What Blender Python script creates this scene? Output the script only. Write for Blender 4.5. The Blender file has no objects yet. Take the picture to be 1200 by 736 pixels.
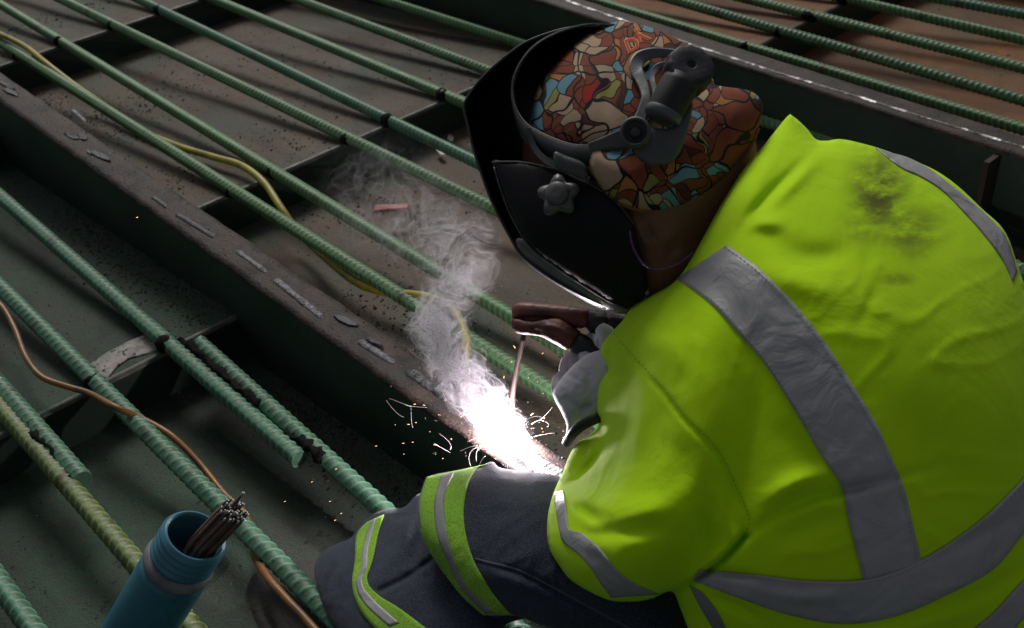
import bpy, bmesh, math, random
import numpy as np
from mathutils import Vector, Matrix, noise
from mathutils.geometry import delaunay_2d_cdt

random.seed(7); rng = np.random.default_rng(7)
S = bpy.context.scene
COL = S.collection

# ------------------------------------------------------------------ camera, world, sun, exposure
F = 1300.9                                        # focal length in photo pixels (1200 wide)
RM = np.array([[0.73729613, -0.67217981, -0.06759227]] * 3)
d2 = np.array([0.73729613, 0.43643174, -0.51567601])      # across the bars
d1 = np.array([-0.67217981, 0.39754635, -0.62460484])     # along the bars
up = np.cross(d2, d1)
RM = np.array([d2, d1, up])                       # world = RM @ camera space
CAM = np.array([0.0, 0.0, 1.0])
cam = bpy.data.cameras.new('camera'); cam_o = bpy.data.objects.new('camera', cam); COL.objects.link(cam_o)
M4 = Matrix.Identity(4)
for i in range(3):
    for j in range(3): M4[i][j] = RM[i][j]
M4.translation = Vector(CAM)
cam_o.matrix_world = M4
cam.sensor_width = 36; cam.sensor_fit = 'HORIZONTAL'; cam.lens = F / 1200 * 36
cam.clip_start = 0.02; cam.clip_end = 400
cam.dof.use_dof = True; cam.dof.focus_distance = 1.35; cam.dof.aperture_fstop = 9
S.camera = cam_o

SUN_DIR = Vector((0.42, 0.64, 0.70)).normalized()
world = bpy.data.worlds.new('World'); S.world = world; world.use_nodes = True
wn = world.node_tree
sky = wn.nodes.new('ShaderNodeTexSky'); sky.sky_type = 'NISHITA'; sky.sun_disc = False
sky.sun_elevation = math.asin(SUN_DIR.z); sky.sun_rotation = math.atan2(SUN_DIR.x, SUN_DIR.y)
sky.air_density = 0.8; sky.dust_density = 4.0; sky.ozone_density = 0.6
hs = wn.nodes.new('ShaderNodeHueSaturation'); hs.inputs['Saturation'].default_value = 0.35      # overcast: a paler, greyer sky
wn.links.new(sky.outputs[0], hs.inputs['Color']); wn.links.new(hs.outputs[0], wn.nodes['Background'].inputs[0])
wn.nodes['Background'].inputs[1].default_value = 0.055
sun = bpy.data.lights.new('sun', 'SUN'); sun.energy = 1.5; sun.angle = math.radians(20); sun.color = (1, 0.96, 0.9)
sun_o = bpy.data.objects.new('sun', sun); COL.objects.link(sun_o)
sun_o.rotation_euler = (-SUN_DIR).to_track_quat('-Z', 'Y').to_euler()
S.view_settings.view_transform = 'Standard'; S.view_settings.look = 'None'
S.view_settings.gamma = 1; S.view_settings.exposure = -0.08
S.cycles.volume_bounces = 3; S.cycles.max_bounces = 8

# ------------------------------------------------------------------ picture <-> place
def ray(px, py):
    return RM @ np.array([(px - 600), (368 - py), -F]) / F
def P(px, py, d):
    return CAM + ray(px, py) * d
def on_z(px, py, z):
    r = ray(px, py); return CAM + r * ((z - 1) / r[2])
def on_x(px, py, x):
    r = ray(px, py); return CAM + r * (x / r[0])
def Pv(px, py, d):                                # vectorised
    px = np.asarray(px, float); py = np.asarray(py, float); d = np.asarray(d, float)
    c = np.stack([(px - 600) / F, (368 - py) / F, -np.ones_like(px)], -1)
    return CAM + (c * d[..., None]) @ RM.T

# ------------------------------------------------------------------ materials
def _n(nt, t, **k):
    n = nt.nodes.new(t)
    for a, b in k.items(): setattr(n, a, b)
    return n
def mat(name, c1, c2=None, scale=20, detail=6, rough=0.6, bump=0.0, bscale=None, metallic=0.0, spec=0.5,
        speck=None, speck_scale=150, speck_t=0.68, c3=None, s3=4, t3=(0.45, 0.6), sheen=0, coat=0, ramp=(0.35, 0.65), rvar=0.15):
    m = bpy.data.materials.new(name); m.use_nodes = True; nt = m.node_tree; L = nt.links
    b = nt.nodes['Principled BSDF']
    co = _n(nt, 'ShaderNodeTexCoord')
    no = _n(nt, 'ShaderNodeTexNoise'); no.inputs['Scale'].default_value = scale; no.inputs['Detail'].default_value = detail
    L.new(co.outputs['Object'], no.inputs['Vector'])
    r = _n(nt, 'ShaderNodeValToRGB'); L.new(no.outputs[0], r.inputs[0])
    c2 = c2 or c1
    r.color_ramp.elements[0].position, r.color_ramp.elements[1].position = ramp
    r.color_ramp.elements[0].color = (*c1, 1); r.color_ramp.elements[1].color = (*c2, 1)
    out = r.outputs[0]
    if c3:
        n3 = _n(nt, 'ShaderNodeTexNoise'); n3.inputs['Scale'].default_value = s3; n3.inputs['Detail'].default_value = 8
        n3.inputs['Roughness'].default_value = 0.65
        L.new(co.outputs['Object'], n3.inputs['Vector'])
        r3 = _n(nt, 'ShaderNodeValToRGB'); r3.color_ramp.elements[0].position, r3.color_ramp.elements[1].position = t3
        L.new(n3.outputs[0], r3.inputs[0])
        mx = _n(nt, 'ShaderNodeMixRGB'); L.new(r3.outputs[0], mx.inputs[0]); L.new(out, mx.inputs[1]); mx.inputs[2].default_value = (*c3, 1)
        out = mx.outputs[0]
    if speck:
        ns = _n(nt, 'ShaderNodeTexNoise'); ns.inputs['Scale'].default_value = speck_scale; ns.inputs['Detail'].default_value = 2
        L.new(co.outputs['Object'], ns.inputs['Vector'])
        rs = _n(nt, 'ShaderNodeValToRGB'); rs.color_ramp.elements[0].position = speck_t; rs.color_ramp.elements[1].position = speck_t + 0.04
        L.new(ns.outputs[0], rs.inputs[0])
        mx = _n(nt, 'ShaderNodeMixRGB'); L.new(rs.outputs[0], mx.inputs[0]); L.new(out, mx.inputs[1]); mx.inputs[2].default_value = (*speck, 1)
        out = mx.outputs[0]
    L.new(out, b.inputs['Base Color'])
    mr = _n(nt, 'ShaderNodeMapRange'); mr.inputs['To Min'].default_value = max(0.05, rough - rvar); mr.inputs['To Max'].default_value = min(1, rough + rvar)
    L.new(no.outputs[0], mr.inputs['Value']); L.new(mr.outputs[0], b.inputs['Roughness'])
    b.inputs['Metallic'].default_value = metallic; b.inputs['Specular IOR Level'].default_value = spec
    if sheen: b.inputs['Sheen Weight'].default_value = sheen
    if coat: b.inputs['Coat Weight'].default_value = coat; b.inputs['Coat Roughness'].default_value = 0.15
    if bump:
        nb = _n(nt, 'ShaderNodeTexNoise'); nb.inputs['Scale'].default_value = bscale or scale * 3; nb.inputs['Detail'].default_value = 6
        L.new(co.outputs['Object'], nb.inputs['Vector'])
        bp = _n(nt, 'ShaderNodeBump'); bp.inputs['Strength'].default_value = bump; bp.inputs['Distance'].default_value = 0.002
        L.new(nb.outputs[0], bp.inputs['Height']); L.new(bp.outputs[0], b.inputs['Normal'])
    return m

def emis(name, c, s):
    m = bpy.data.materials.new(name); m.use_nodes = True; nt = m.node_tree
    b = nt.nodes['Principled BSDF']; b.inputs['Base Color'].default_value = (*c, 1)
    b.inputs['Emission Color'].default_value = (*c, 1); b.inputs['Emission Strength'].default_value = s
    return m

def cloth_mat(name, c1, c2, weave=900, bump=0.25, rough=0.85, stain=None, sheen=0.1, fold_scale=7, fold_bump=0.25, c3=None, spec=0.2):
    """woven cloth: slight mottling, a fine weave and soft creases; the optional stain is a list of (u, v, radius_u, radius_v)"""
    m = bpy.data.materials.new(name); m.use_nodes = True; nt = m.node_tree; L = nt.links
    b = nt.nodes['Principled BSDF']; co = _n(nt, 'ShaderNodeTexCoord')
    no = _n(nt, 'ShaderNodeTexNoise'); no.inputs['Scale'].default_value = 9; no.inputs['Detail'].default_value = 8
    L.new(co.outputs['Object'], no.inputs['Vector'])
    r = _n(nt, 'ShaderNodeValToRGB'); L.new(no.outputs[0], r.inputs[0])
    r.color_ramp.elements[0].position = 0.35; r.color_ramp.elements[1].position = 0.65
    r.color_ramp.elements[0].color = (*c1, 1); r.color_ramp.elements[1].color = (*c2, 1)
    out = r.outputs[0]
    if c3:
        n3 = _n(nt, 'ShaderNodeTexNoise'); n3.inputs['Scale'].default_value = 600; n3.inputs['Detail'].default_value = 2
        L.new(co.outputs['Object'], n3.inputs['Vector'])
        rr = _n(nt, 'ShaderNodeValToRGB'); rr.color_ramp.elements[0].position = 0.45; rr.color_ramp.elements[1].position = 0.7
        L.new(n3.outputs[0], rr.inputs[0])
        mx = _n(nt, 'ShaderNodeMixRGB'); L.new(rr.outputs[0], mx.inputs[0]); L.new(out, mx.inputs[1]); mx.inputs[2].default_value = (*c3, 1)
        out = mx.outputs[0]
    if stain:
        uv = _n(nt, 'ShaderNodeUVMap')
        ns = _n(nt, 'ShaderNodeTexNoise'); ns.inputs['Scale'].default_value = 26; ns.inputs['Detail'].default_value = 9; ns.inputs['Roughness'].default_value = 0.68
        mp = _n(nt, 'ShaderNodeMapping'); mp.inputs['Rotation'].default_value = (0, 0, 0.7); mp.inputs['Scale'].default_value = (1, 2.2, 1)
        L.new(uv.outputs[0], mp.inputs[0]); L.new(mp.outputs[0], ns.inputs['Vector'])
        tot = None
        for (u, v, ru, rv, k) in stain:
            s = _n(nt, 'ShaderNodeVectorMath', operation='SUBTRACT'); s.inputs[1].default_value = (u, v, 0); L.new(uv.outputs[0], s.inputs[0])
            q = _n(nt, 'ShaderNodeVectorMath', operation='MULTIPLY'); q.inputs[1].default_value = (1 / ru, 1 / rv, 0); L.new(s.outputs[0], q.inputs[0])
            le = _n(nt, 'ShaderNodeVectorMath', operation='LENGTH'); L.new(q.outputs[0], le.inputs[0])
            mr = _n(nt, 'ShaderNodeMapRange'); mr.interpolation_type = 'SMOOTHSTEP'
            mr.inputs['From Min'].default_value = 1.3; mr.inputs['From Max'].default_value = 0.1
            mr.inputs['To Min'].default_value = 0; mr.inputs['To Max'].default_value = k
            L.new(le.outputs['Value'], mr.inputs['Value'])
            if tot is None: tot = mr.outputs[0]
            else:
                a = _n(nt, 'ShaderNodeMath', operation='MAXIMUM'); L.new(tot, a.inputs[0]); L.new(mr.outputs[0], a.inputs[1]); tot = a.outputs[0]
        sn = _n(nt, 'ShaderNodeMapRange'); sn.inputs['From Min'].default_value = 0.32; sn.inputs['From Max'].default_value = 0.56; L.new(ns.outputs[0], sn.inputs['Value'])
        mu = _n(nt, 'ShaderNodeMath', operation='MULTIPLY'); L.new(tot, mu.inputs[0]); L.new(sn.outputs[0], mu.inputs[1])
        mx = _n(nt, 'ShaderNodeMixRGB'); L.new(mu.outputs[0], mx.inputs[0]); L.new(out, mx.inputs[1]); mx.inputs[2].default_value = (0.075, 0.06, 0.012, 1)
        out = mx.outputs[0]
    L.new(out, b.inputs['Base Color'])
    b.inputs['Roughness'].default_value = rough; b.inputs['Specular IOR Level'].default_value = spec
    b.inputs['Sheen Weight'].default_value = sheen; b.inputs['Sheen Roughness'].default_value = 0.5
    n1 = _n(nt, 'ShaderNodeTexNoise'); n1.inputs['Scale'].default_value = weave; n1.inputs['Detail'].default_value = 2
    n2 = _n(nt, 'ShaderNodeTexNoise'); n2.inputs['Scale'].default_value = fold_scale; n2.inputs['Detail'].default_value = 4; n2.inputs['Distortion'].default_value = 0.6
    L.new(co.outputs['Object'], n1.inputs['Vector']); L.new(co.outputs['Object'], n2.inputs['Vector'])
    b1 = _n(nt, 'ShaderNodeBump'); b1.inputs['Strength'].default_value = bump; b1.inputs['Distance'].default_value = 0.0006
    b2 = _n(nt, 'ShaderNodeBump'); b2.inputs['Strength'].default_value = fold_bump; b2.inputs['Distance'].default_value = 0.012
    L.new(n2.outputs[0], b2.inputs['Height']); L.new(n1.outputs[0], b1.inputs['Height']); L.new(b2.outputs[0], b1.inputs['Normal']); L.new(b1.outputs[0], b.inputs['Normal'])
    return m

GREEN = dict(speck=(0.01, 0.01, 0.009))
M = {}
def deckmat(name, g1, g2, dirt, dirt2, t, sparse):
    m = mat(name, g1, g2, 5, 8, 0.72, 0.8, 240, spec=.25, c3=dirt, s3=3.0, t3=t, speck=(0.008, 0.008, 0.008), speck_scale=70, speck_t=sparse)
    nt = m.node_tree; L = nt.links; b = nt.nodes['Principled BSDF']; co = _n(nt, 'ShaderNodeTexCoord')
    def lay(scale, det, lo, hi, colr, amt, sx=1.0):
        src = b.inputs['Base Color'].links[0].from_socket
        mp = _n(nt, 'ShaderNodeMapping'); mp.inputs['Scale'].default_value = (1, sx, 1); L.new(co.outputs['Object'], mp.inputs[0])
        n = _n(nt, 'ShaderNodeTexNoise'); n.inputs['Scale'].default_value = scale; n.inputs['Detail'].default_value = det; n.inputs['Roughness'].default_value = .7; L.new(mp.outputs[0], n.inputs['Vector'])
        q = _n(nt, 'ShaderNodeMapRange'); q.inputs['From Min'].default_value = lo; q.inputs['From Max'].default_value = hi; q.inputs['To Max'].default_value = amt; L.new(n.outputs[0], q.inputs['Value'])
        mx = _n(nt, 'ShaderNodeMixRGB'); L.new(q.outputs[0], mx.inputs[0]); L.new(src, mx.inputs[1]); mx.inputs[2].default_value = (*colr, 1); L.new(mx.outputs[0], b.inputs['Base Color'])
    lay(22, 9, .47, .66, dirt2, .75)
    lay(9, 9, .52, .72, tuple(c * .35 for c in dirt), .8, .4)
    lay(3.5, 5, .50, .68, tuple(c * .28 for c in dirt), .8, .12)  # soft dark streaks along the bars, their shadow bands deepened in the colour
    lay(330, 3, .56, .68, (0.015, 0.014, 0.013), .75)
    lay(420, 3, .60, .70, tuple(min(1, c * 2.2) for c in dirt2), .6)
    lay(38, 4, .665, .69, (0.01, 0.01, 0.01), .85)
    return m
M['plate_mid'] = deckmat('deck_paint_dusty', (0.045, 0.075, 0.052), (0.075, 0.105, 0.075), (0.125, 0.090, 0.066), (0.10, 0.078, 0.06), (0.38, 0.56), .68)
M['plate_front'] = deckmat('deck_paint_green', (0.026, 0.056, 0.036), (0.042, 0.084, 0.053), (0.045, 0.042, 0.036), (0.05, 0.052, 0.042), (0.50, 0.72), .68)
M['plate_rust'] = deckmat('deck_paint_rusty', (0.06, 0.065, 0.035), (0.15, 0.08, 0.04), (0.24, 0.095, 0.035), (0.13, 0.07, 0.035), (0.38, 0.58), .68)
M['edge'] = mat('worn_plate_edge', (0.12, 0.11, 0.09), (0.04, 0.06, 0.045), 40, 6, 0.55, 0.3)
M['web'] = mat('girder_paint_dark', (0.012, 0.028, 0.018), (0.02, 0.04, 0.026), 6, 8, 0.55, 0.3, 90, c3=(0.05, 0.05, 0.04), s3=5, t3=(0.62, 0.8))
M['strip'] = mat('girder_scaled_steel', (0.024, 0.018, 0.015), (0.075, 0.05, 0.04), 22, 9, 0.65, spec=.25, bump=1.0, bscale=180, speck=(.2,.19,.19), speck_scale=260, speck_t=.7, c3=(0.018, 0.016, 0.016), s3=14, t3=(0.46, 0.62))
M['bead'] = mat('weld_bead_metal', (0.02, 0.02, 0.022), (0.14, 0.14, 0.155), 120, 4, 0.45, 1.0, 350, metallic=0.5)
M['bead_bright'] = mat('weld_bead_bright', (0.35, 0.35, 0.37), (0.8, 0.8, 0.82), 90, 4, 0.3, 1.0, 300, metallic=0.7)
M['bead_broken'] = mat('weld_bead_sooty', (0.06, 0.055, 0.055), (0.75, 0.75, 0.77), 30, 5, 0.35, 1.0, 300, metallic=0.6, ramp=(.47, .60), c3=(0.04, 0.03, 0.03), s3=7, t3=(.5, .62))
M['slag'] = mat('slag_glass', (0.008, 0.009, 0.013), (0.03, 0.03, 0.045), 90, 4, 0.5, 0.8, 200, spec=0.3)
M['scorch'] = mat('scorched_paint', (0.004, 0.004, 0.004), (0.012, 0.011, 0.01), 120, 5, 0.85, 1.0, 300, spec=.1)
def barmat(name, a, b, dirt=0.7):
    m = mat(name, a, b, 14, 8, 0.5, 0.35, 300, c3=(0.07, 0.06, 0.04), s3=18, t3=(dirt - 0.07, dirt + 0.1), speck=(0.02, 0.02, 0.015), speck_scale=160, speck_t=0.70, spec=0.4)
    nt = m.node_tree; b_ = nt.nodes['Principled BSDF']; src = b_.inputs['Base Color'].links[0].from_socket     # darker between the ribs, paler on the crests
    at = _n(nt, 'ShaderNodeAttribute'); at.attribute_name = 'crest'
    rr = _n(nt, 'ShaderNodeValToRGB'); nt.links.new(at.outputs['Fac'], rr.inputs[0])
    rr.color_ramp.elements[0].color = (0.60, 0.57, 0.50, 1); rr.color_ramp.elements[1].color = (1.15, 1.18, 1.15, 1); rr.color_ramp.elements[0].position = 0.05; rr.color_ramp.elements[1].position = 0.85
    mx = _n(nt, 'ShaderNodeMixRGB', blend_type='MULTIPLY'); mx.inputs[0].default_value = 1; nt.links.new(src, mx.inputs[1]); nt.links.new(rr.outputs[0], mx.inputs[2]); nt.links.new(mx.outputs[0], b_.inputs['Base Color'])
    return m
M['bar_green'] = barmat('bar_epoxy_green', (0.10, 0.23, 0.105), (0.15, 0.30, 0.15), .62)
M['bar_dark'] = barmat('bar_epoxy_dark_green', (0.075, 0.19, 0.09), (0.12, 0.26, 0.13), 0.58)
M['bar_teal'] = barmat('bar_epoxy_teal', (0.08, 0.21, 0.14), (0.12, 0.28, 0.19), .62)
M['bar_olive'] = barmat('bar_epoxy_olive', (0.14, 0.20, 0.07), (0.2, 0.27, 0.1), 0.6)
M['grit'] = mat('slag_grit', (0.010, 0.009, 0.009), (0.085, 0.078, 0.07), 60, 4, 0.6, spec=.3)
M['chip'] = mat('pale_chip', (0.35, 0.35, 0.34), (0.6, 0.6, 0.58), 60, 4, 0.6)
M['cement'] = mat('bare_patch', (0.17, 0.16, 0.15), (0.36, 0.34, 0.32), 60, 8, 0.8, 0.6, 200, speck=(0.015, 0.015, 0.015), speck_scale=90, speck_t=0.60)

# ------------------------------------------------------------------ mesh helpers
def tag(o, label=None, cat=None, group=None, kind=None):
    if label: o['label'] = label
    if cat: o['category'] = cat
    if group: o['group'] = group
    if kind: o['kind'] = kind
    return o
def link(name, me, m=None, parent=None):
    o = bpy.data.objects.new(name, me); COL.objects.link(o)
    if m is not None and me is not None and len(me.materials) == 0: me.materials.append(m)
    if parent: o.parent = parent; o.matrix_parent_inverse = parent.matrix_world.inverted() if False else Matrix.Translation(-parent.location)
    return o
def empty(name, loc=(0, 0, 0)):
    o = bpy.data.objects.new(name, None); COL.objects.link(o); o.location = loc; o.empty_display_size = 0.05; return o
def from_np(name, V, Fc, smooth=True):
    me = bpy.data.meshes.new(name); me.from_pydata([tuple(v) for v in V], [], [tuple(f) for f in Fc]); me.update()
    if smooth: me.polygons.foreach_set('use_smooth', [True] * len(me.polygons))
    return me
def box_bm(bm, lo, hi):
    vs = [bm.verts.new((x, y, z)) for x in (lo[0], hi[0]) for y in (lo[1], hi[1]) for z in (lo[2], hi[2])]
    for f in ((0, 1, 3, 2), (4, 6, 7, 5), (0, 4, 5, 1), (2, 3, 7, 6), (0, 2, 6, 4), (1, 5, 7, 3)): bm.faces.new([vs[i] for i in f])
def bm_obj(name, bm, m, parent=None, smooth=False, bevel=0):
    bmesh.ops.recalc_face_normals(bm, faces=bm.faces)
    me = bpy.data.meshes.new(name); bm.to_mesh(me); bm.free()
    if smooth: me.polygons.foreach_set('use_smooth', [True] * len(me.polygons))
    o = link(name, me, m, parent)
    if bevel:
        b = o.modifiers.new('bevel', 'BEVEL'); b.width = bevel; b.segments = 2
    return o
def catmull(pts, n=8, closed=False):
    pts = [np.array(p, float) for p in pts]; out = []
    N = len(pts)
    rngi = range(N if closed else N - 1)
    for i in rngi:
        if closed: p0, p1, p2, p3 = pts[i - 1], pts[i], pts[(i + 1) % N], pts[(i + 2) % N]
        else: p0, p1, p2, p3 = pts[max(i - 1, 0)], pts[i], pts[i + 1], pts[min(i + 2, N - 1)]
        for k in range(n):
            t = k / n
            out.append(0.5 * ((2 * p1) + (-p0 + p2) * t + (2 * p0 - 5 * p1 + 4 * p2 - p3) * t * t + (-p0 + 3 * p1 - 3 * p2 + p3) * t ** 3))
    if not closed: out.append(pts[-1])
    return np.array(out)
def resample(pts, n):
    pts = np.asarray(pts, float); d = np.r_[0, np.cumsum(np.linalg.norm(np.diff(pts, axis=0), axis=1))]
    t = np.linspace(0, d[-1], n); return np.stack([np.interp(t, d, pts[:, k]) for k in range(pts.shape[1])], 1)
def tube(name, pts, r, m, parent=None, sides=10, smooth_n=6, cap=True, wob=0):
    """a round tube through world points; r a number or one per input point"""
    pts = np.asarray(pts, float)
    rr = np.full(len(pts), r) if np.isscalar(r) else np.asarray(r, float)
    C = catmull(np.c_[pts, rr], smooth_n) if smooth_n > 1 else np.c_[pts, rr]
    V, Fc = tube_geo(C, sides)
    return link(name, from_np(name, V, Fc), m, parent)
def tube_geo(C, sides, off=0):
    c = C[:, :3]; T = np.gradient(c, axis=0); T /= np.linalg.norm(T, axis=1)[:, None] + 1e-12
    u = np.cross(T[0], [0, 0, 1.0]);
    if np.linalg.norm(u) < 1e-3: u = np.array([1.0, 0, 0])
    u /= np.linalg.norm(u); V = []
    for i in range(len(c)):
        u = u - T[i] * (u @ T[i]); u /= np.linalg.norm(u); w = np.cross(T[i], u)
        for k in range(sides):
            a = 2 * math.pi * k / sides; V.append(c[i] + (u * math.cos(a) + w * math.sin(a)) * C[i, 3])
    Fc = []
    for i in range(len(c) - 1):
        for k in range(sides):
            a = i * sides + k; b = i * sides + (k + 1) % sides
            Fc.append((a + off, b + off, b + sides + off, a + sides + off))
    Fc.append(tuple(off + k for k in range(sides))[::-1]); Fc.append(tuple(off + (len(c) - 1) * sides + k for k in range(sides)))
    return V, Fc
def lathe(bm, prof, axis_o, axis_d, sides=24, cap=True):
    """revolve (radius, height) points about a world axis"""
    axis_d = Vector(axis_d).normalized(); u = axis_d.orthogonal().normalized(); w = axis_d.cross(u); o = Vector(axis_o); rings = []
    for r, h in prof:
        rings.append([bm.verts.new(o + axis_d * h + (u * math.cos(2 * math.pi * k / sides) + w * math.sin(2 * math.pi * k / sides)) * r) for k in range(sides)])
    for a, b in zip(rings, rings[1:]):
        for k in range(sides): bm.faces.new((a[k], a[(k + 1) % sides], b[(k + 1) % sides], b[k]))
    if cap: bm.faces.new(rings[0][::-1]); bm.faces.new(rings[-1])

# ------------------------------------------------------------------ inflated solids that follow an outline (garments, helmet, tools)
def poly_mask(poly, X, Y):
    x0, y0 = poly[:, 0], poly[:, 1]; x1, y1 = np.roll(x0, -1), np.roll(y0, -1); ins = np.zeros(X.shape, bool)
    for a, b, c, d in zip(x0, y0, x1, y1):
        if b == d: continue
        ins ^= ((b > Y) != (d > Y)) & (X < (c - a) * (Y - b) / (d - b) + a)
    return ins
def poisson(mask, iters=500):
    if min(mask.shape) > 40:
        m2 = mask[::2, ::2]; h2 = poisson(m2, iters)
        h = np.kron(h2, np.ones((2, 2)))[:mask.shape[0], :mask.shape[1]] * 4
    else: h = np.zeros(mask.shape)
    h = h * mask
    for _ in range(iters if min(mask.shape) <= 40 else 120):
        p = np.pad(h, 1); h = (p[1:-1, :-2] + p[1:-1, 2:] + p[:-2, 1:-1] + p[2:, 1:-1] + 1) / 4 * mask
    return h
def seg_dist(X, Y, pts):
    D = np.full(X.shape, 1e9)
    for (a, b) in zip(pts[:-1], pts[1:]):
        v = b - a; L2 = v @ v + 1e-9
        t = np.clip(((X - a[0]) * v[0] + (Y - a[1]) * v[1]) / L2, 0, 1)
        D = np.minimum(D, np.hypot(X - a[0] - t * v[0], Y - a[1] - t * v[1]))
    return D
def tps(ctrl):
    c = np.array(ctrl, float)
    if len(c) == 1: return lambda x, y: np.full(np.shape(x), c[0, 2])
    if len(c) < 4:
        mu = c.mean(0); w = np.linalg.lstsq(c[:, :2] - mu[:2], c[:, 2] - mu[2], rcond=None)[0]
        return lambda x, y: mu[2] + w[0] * (x - mu[0]) + w[1] * (y - mu[1])
    def K(r): return r ** 2 * np.log(r + 1e-6)
    n = len(c); d = np.hypot(c[:, None, 0] - c[None, :, 0], c[:, None, 1] - c[None, :, 1]) / 100
    A = np.zeros((n + 3, n + 3)); A[:n, :n] = K(d) + np.eye(n) * 1e-3; A[:n, n] = 1; A[:n, n + 1:] = c[:, :2] / 100; A[n:, :n] = A[:n, n:].T
    w = np.linalg.solve(A, np.r_[c[:, 2], 0, 0, 0])
    def f(x, y):
        x = np.asarray(x, float) / 100; y = np.asarray(y, float) / 100; o = w[n] + w[n + 1] * x + w[n + 2] * y
        for i in range(n): o = o + w[i] * K(np.hypot(x - c[i, 0] / 100, y - c[i, 1] / 100))
        return o
    return f
class Relief:
    def __init__(s, outline, depth, thick, back=None, parts=(), folds=(), g=3.0, power=0.5, n=6, smooth=True, blend=0.02, crease=None):
        s.out = catmull(outline, n, True) if smooth else np.array(outline, float)
        s.base = tps(depth); s.thick = thick; s.back = thick if back is None else back
        lo = s.out.min(0) - 3 * g; hi = s.out.max(0) + 3 * g
        s.g = g; s.lo = lo; nx = int((hi[0] - lo[0]) / g) + 1; ny = int((hi[1] - lo[1]) / g) + 1
        X, Y = np.meshgrid(lo[0] + g * np.arange(nx), lo[1] + g * np.arange(ny)); s.X, s.Y = X, Y
        mk = poly_mask(s.out, X, Y); h = poisson(mk); s.hn = (h / h.max()); H = thick * s.hn ** power
        s.bk = s.back * s.hn ** power
        for (ol, t, pw) in parts:
            pm = poly_mask(catmull(ol, 6, True), X, Y) & mk; hp = poisson(pm); hp = t * (hp / hp.max()) ** pw
            k = blend; d = np.clip(0.5 + 0.5 * (hp - H) / k, 0, 1)
            Hs = H * (1 - d) + hp * d + k * d * (1 - d)
            H = np.where(pm, Hs, H)
        edge = np.clip(s.hn / 0.03, 0, 1)
        for (pts, w, amp) in folds:
            cp = catmull(pts, 6)
            D = seg_dist(X, Y, cp); A_ = amp * np.exp(-(D / w) ** 2)
            if w > 3.2:
                e0 = np.hypot(X - cp[0, 0], Y - cp[0, 1]); e1 = np.hypot(X - cp[-1, 0], Y - cp[-1, 1]); Lp = np.sum(np.linalg.norm(np.diff(cp, axis=0), axis=1))
                tp = np.clip(np.minimum(e0, e1) / (0.45 * Lp), 0, 1); A_ = A_ * (0.08 + 0.92 * tp * tp * (3 - 2 * tp))
            H = H - A_ * edge
        if crease:                                  # (amplitude m, size px): soft irregular creases of loose cloth
            am, sz = crease; C_ = np.zeros(X.shape)
            for j in range(0, X.shape[0], 2):
                for i in range(0, X.shape[1], 2):
                    if mk[j, i] or mk[min(j + 1, X.shape[0] - 1), i]:
                        p = Vector((X[j, i] / sz, Y[j, i] / sz * 1.5 + X[j, i] / sz * .8, 3.3)); w_ = noise.noise(p * .5) * 1.3
                        q = noise.noise(p + Vector((w_, w_, 0))); C_[j:j + 2, i:i + 2] = (1 - abs(q) * 2.6) ** 3 if abs(q) < .38 else 0
            for _ in range(1): C_ = (C_ + np.roll(C_, 1, 0) + np.roll(C_, -1, 0) + np.roll(C_, 1, 1) + np.roll(C_, -1, 1)) / 5
            mod = np.clip(0.5 + 0.9 * np.sin(X / 97 + Y / 61) * np.cos(Y / 83 - X / 140), 0.1, 1)
            H = H + am * C_ * mod * edge
        s.H = H
    def samp(s, A, x, y):
        fx = np.clip((np.asarray(x, float) - s.lo[0]) / s.g, 0, s.X.shape[1] - 1.001); fy = np.clip((np.asarray(y, float) - s.lo[1]) / s.g, 0, s.X.shape[0] - 1.001)
        i = fx.astype(int); j = fy.astype(int); u = fx - i; v = fy - j
        return A[j, i] * (1 - u) * (1 - v) + A[j, i + 1] * u * (1 - v) + A[j + 1, i] * (1 - u) * v + A[j + 1, i + 1] * u * v
    def depth(s, x, y): return s.base(x, y) - s.samp(s.H, x, y)
    def build(s, name, m, parent=None, step=None, concave=False, solid=None):
        step = step or s.g * 1.4
        P2 = resample(np.vstack([s.out, s.out[:1]]), max(12, int(np.sum(np.linalg.norm(np.diff(np.vstack([s.out, s.out[:1]]), axis=0), axis=1)) / step)))[:-1]
        lo, hi = s.out.min(0), s.out.max(0); rows = []
        for j, y in enumerate(np.arange(lo[1], hi[1], step * 0.87)):
            xs = np.arange(lo[0] + (step / 2 if j % 2 else 0), hi[0], step); rows.append(np.c_[xs, np.full(len(xs), y)])
        G = np.vstack(rows); ins = poly_mask(P2, G[:, 0], G[:, 1]); G = G[ins]
        D = seg_dist(G[:, 0], G[:, 1], np.vstack([P2, P2[:1]])); G = G[D > step * 0.45]
        pts = np.vstack([P2, G]); nb = len(P2)
        r = delaunay_2d_cdt([Vector(p) for p in pts], [(i, (i + 1) % nb) for i in range(nb)], [], 1, 1e-5)
        v2 = np.array([tuple(v) for v in r[0]]); tri = [tuple(f) for f in r[2]]
        orig = r[3]; isb = np.array([any(q < nb for q in o) for o in orig])
        x, y = v2[:, 0], v2[:, 1]
        b = s.base(x, y)
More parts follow.
